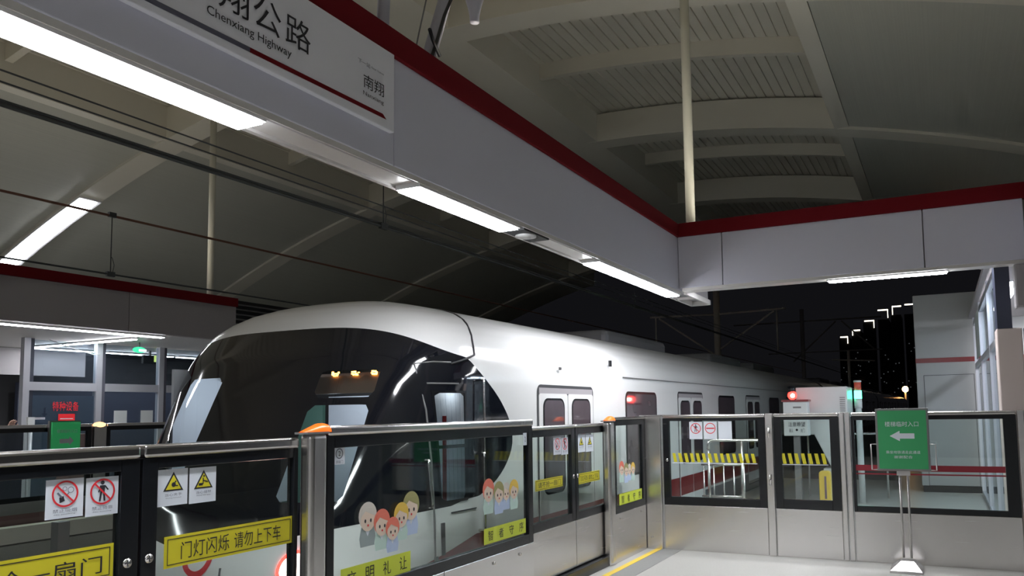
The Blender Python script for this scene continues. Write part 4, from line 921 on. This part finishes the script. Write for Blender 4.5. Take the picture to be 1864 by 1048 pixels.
MB().box((7.80, 13.53, 0), (8.86, 13.56, 1.98), 'bluewall').build('door', wr)
s = Sheet((8.14, 13.495, 1.72), AX); s.text('特种设备', 0, 0, .44, .16, 'vred'); s.build('red_lettering', wr)
s = Sheet((8.24, 13.495, 1.48), AX); s.rect(0, 0, .28, .19, 'vred'); s.rect(.03, .10, .25, .115, 'white', .002); s.build('red_notice', wr)
for x0 in (9.22, 9.74):
    s = Sheet((x0, 13.495, 1.47), AX); s.rect(0, 0, .25, .25, 'paper'); s.build('white_notice', wr)
s = Sheet((7.98, 13.52, 1.62), AX); s.poly([(0, .06), (.05, 0), (.10, .06), (.065, .06), (.065, .16), (.035, .16), (.035, .06)], 'navy'); s.build('arrow', wr)
t = thing('sign_bracket', (7.9, 13.0, 1.4), 'small pale bracket with a short arm in front of the blue-grey door', 'bracket')
MB().box((7.42, 12.9, 1.40), (7.52, 12.95, 1.62), 'paper').build('plate', t); MB().box((7.52, 12.91, 1.58), (7.68, 12.94, 1.615), 'alu').build('arm', t); MB().tube([(7.47, 12.92, 0), (7.47, 12.92, 1.42)], .03, 'alu', 10).build('pole', t)
props(MB().box((7.4, 16.4, 0), (14.5, 16.5, 2.9), 'hall').build('room_wall'), 'dark rear wall of the waiting room on the opposite platform', 'wall')
props(MB().box((9.0, 16.0, 0), (14, 16.1, 2.3), 'bluedark').build('partition'), 'dark blue partition inside the opposite waiting room', 'partition')
props(MB().box((4.4, 15.55, .0), (7.2, 15.6, 3.5), 'hall').build('room_wall'), 'dark wall at the back of the opposite platform beside the waiting room', 'wall')
props(MB().box((8.25, 15.56, 2.42), (10.0, 15.62, 2.92), 'panel_dim').build('bulkhead'), 'pale bulkhead panel under the back of the opposite canopy', 'panel')
props(MB().box((7.45, 11.9, 0.0), (7.95, 12.2, 1.35), 'brownband').build('bench_back'), 'reddish board standing behind the opposite gate pane', 'board')
# person at the edge of the picture, hand raised
def limb(b, pts, rs, mt): b.tube(pts, rs, mt, 12)
PX, PY = 6.0, 11.6
def skinned(name, verts, edges, radii, mt, parent, root=0):
    me = bpy.data.meshes.new(name); me.from_pydata([tuple(Vector(v) - ORG[parent.name]) for v in verts], edges, []); o = bpy.data.objects.new(name, me); COL.objects.link(o); o.parent = parent; ORG[o.name] = ORG[parent.name]
    sk = o.modifiers.new('skin', 'SKIN'); me.skin_vertices[0].data[root].use_root = True
    for d, r in zip(me.skin_vertices[0].data, radii): d.radius = r if isinstance(r, tuple) else (r, r); d.use_root = False
    me.skin_vertices[0].data[root].use_root = True
    sk.use_smooth_shade = True; sb = o.modifiers.new('sub', 'SUBSURF'); sb.levels = 1; sb.render_levels = 2; me.materials.append(M[mt])
    for p in me.polygons: p.use_smooth = True
    return o
man = thing('person', (PX, PY, 0), 'person in black clothing at the picture edge with one hand raised', 'person')
X, Y = PX, PY
vs = [(X, Y, .95), (X, Y, 1.12), (X, Y, 1.30), (X, Y, 1.44), (X, Y, 1.52), (X, Y, 1.60), (X, Y, 1.70),
      (X - .10, Y, .90), (X - .11, Y - .02, .50), (X - .11, Y + .02, .09), (X - .11, Y - .12, .05),
      (X + .10, Y, .90), (X + .11, Y - .02, .50), (X + .11, Y + .02, .09), (X + .11, Y - .12, .05),
      (X - .19, Y, 1.40), (X - .24, Y, 1.14), (X - .23, Y - .08, .90), (X - .22, Y - .10, .82),
      (X + .19, Y, 1.40), (X + .25, Y - .05, 1.18), (X + .33, Y - .16, 1.38), (X + .345, Y - .175, 1.43)]
es = [(0, 1), (1, 2), (2, 3), (3, 4), (4, 5), (5, 6), (0, 7), (7, 8), (8, 9), (9, 10), (0, 11), (11, 12), (12, 13), (13, 14), (3, 15), (15, 16), (16, 17), (17, 18), (3, 19), (19, 20), (20, 21), (21, 22)]
rs = [(.15, .11), (.14, .10), (.16, .11), (.13, .09), .05, (.075, .085), (.065, .075), .09, .065, .045, .04, .09, .065, .045, .04, .06, .045, .035, .03, .06, .05, .04, .034]
skinned('body', vs, es, rs, 'skin', man)
def shrink(vv, k): return vv
jk = [(X, Y, .88), (X, Y, 1.12), (X, Y, 1.30), (X, Y, 1.43), (X - .19, Y, 1.40), (X - .24, Y, 1.14), (X - .23, Y - .08, .88), (X + .19, Y, 1.40), (X + .25, Y - .05, 1.18), (X + .32, Y - .155, 1.36)]
skinned('jacket', jk, [(0, 1), (1, 2), (2, 3), (3, 4), (4, 5), (5, 6), (3, 7), (7, 8), (8, 9)], [(.18, .14), (.17, .13), (.19, .14), (.12, .11), .08, .065, .055, .08, .068, .055], 'cloth', man)
tr = [(X, Y, .95), (X - .10, Y, .88), (X - .11, Y - .02, .50), (X - .11, Y + .02, .12), (X + .10, Y, .88), (X + .11, Y - .02, .50), (X + .11, Y + .02, .12)]
skinned('trousers', tr, [(0, 1), (1, 2), (2, 3), (0, 4), (4, 5), (5, 6)], [(.17, .13), .11, .085, .075, .11, .085, .075], 'cloth', man)
MB().ball((X, Y + .02, 1.665), .105, 'hair', 16, (.85, 1, 1)).build('hair', man)
b = MB(); b.ball((X, Y - .085, 1.60), .014, 'skin', 8); b.build('nose', man)
hb = Vector((X + .35, Y - .178, 1.44)); b = MB()
b.add([hb + Vector(q) for q in ((-.035, -.012, 0), (.035, -.012, 0), (.035, .012, 0), (-.035, .012, 0), (-.03, -.02, .085), (.045, -.02, .085), (.045, .012, .085), (-.03, .012, .085))], [(3, 2, 1, 0), (4, 5, 6, 7), (0, 1, 5, 4), (1, 2, 6, 5), (2, 3, 7, 6), (3, 0, 4, 7)], 'skin')
for k, (dx, L) in enumerate(((-.024, .062), (-.004, .072), (.016, .068), (.036, .052))): b.tube([hb + Vector((dx, -.005, .08)), hb + Vector((dx + .008, -.015, .08 + L * .55)), hb + Vector((dx + .02, -.035, .08 + L * .85))], [.010, .009, .007], 'skin', 8)
b.tube([hb + Vector((.035, -.005, .03)), hb + Vector((.06, -.025, .055)), hb + Vector((.065, -.04, .085))], [.012, .010, .008], 'skin', 8)
b.build('hand', man)
# posts and fence between the tracks
for x, nm in ((4.36, 'closest to the camera'), (10.5, 'hidden behind the cab')):
    props(MB().box((x - .05, 7.0, -1.3), (x + .05, 7.1, .68), 'insul').build('track_post'), 'short grey post between the two tracks, ' + nm, 'post')
props(MB().box((-8, 7.35, -1.3), (30, 7.42, .05), 'tower').build('track_barrier'), 'low dark barrier between the two tracks', 'barrier')
# ================================================================ CITY BEYOND
def tower(x, y, wd, h, edges, label):
    t = thing('apartment_tower', (x, y, -12), label, 'building', 'dark apartment towers with lit roof corners')
    MB().box((x, y - wd / 2, -12), (x + 14, y + wd / 2, h), 'tower').build('facade', t)
    b = MB()
    for (y0, z0, y1, z1) in edges: b.box((x - .2, y0 - .12, z0 - .22), (x - .05, y1 + .12, z1 + .22), 'whiteled')
    b.build('roof_light', t)
    r = random.Random(int(x * 7 + y)); b = MB()
    for k in range(7):
        yy_ = y + r.uniform(-.42, .42) * wd; zz = r.uniform(3, h - 6); b.box((x - .1, yy_, zz), (x - .05, yy_ + .35, zz + .35), 'winlit')
    b.build('lit_window', t)
tower(300, 31.2, 3.6, 26.8, [(30.0, 27.0, 32.4, 27.0), (30.0, 24.8, 30.0, 27.0)], 'dark tower with a lit roof corner, lowest one beside the signal lamp')
tower(300, 27.0, 3.2, 29.0, [(25.7, 29.2, 28.2, 29.2), (28.2, 27.6, 28.2, 29.2)], 'dark tower with a small lit roof corner, second lowest of the row')
tower(300, 22.8, 3.4, 31.8, [(20.8, 32.4, 23.9, 32.4), (20.8, 30.0, 20.8, 32.4)], 'dark tower with a lit angled roof corner above the stack lamp')
tower(300, 17.6, 3.6, 32.6, [(16.0, 36.0, 19.2, 36.0), (16.0, 33.3, 16.0, 36.0)], 'dark tower with a lit roof corner in the middle of the row')
tower(300, 13.4, 3.4, 34, [(11.6, 37.0, 14.4, 37.0), (14.4, 34.3, 14.4, 37.0)], 'dark tower with a lit roof corner over the sodium lamp')
tower(300, 8.0, 5.2, 34, [(5.2, 37.4, 10.2, 37.4)], 'dark tower with a straight lit roof line partly behind the grey kiosk')
t = thing('street_lamp', (120, 4.6, -10), 'glaring sodium street lamp beside the grey kiosk', 'street lamp')
MB().tube([(120, 4.6, -10), (120, 4.6, 3.7)], .12, 'mast', 8).build('pole', t); MB().ball((120, 4.6, 3.9), .42, 'street', 14).build('lamp_head', t)
for i, (px_, yy_, zz_) in enumerate(((200, 16.6, 3.4), (200, 12.3, 3.3), (160, 6.6, 2.4), (180, 3.0, 2.2), (200, 21.3, 4.4))):
    t = thing('street_lamp', (px_, yy_, -10), 'tiny distant orange lamp over the far end of the train', 'street lamp', 'tiny distant lamps'); MB().ball((px_, yy_, zz_), .28, 'streetdim', 10).build('lamp_head', t); MB().tube([(px_, yy_, -10), (px_, yy_, zz_ - .2)], .06, 'mast', 6).build('pole', t)
b = MB(); b.box((-300, -300, -12.2), (900, 400, -12), 'tower'); struct(b.build('floor'))
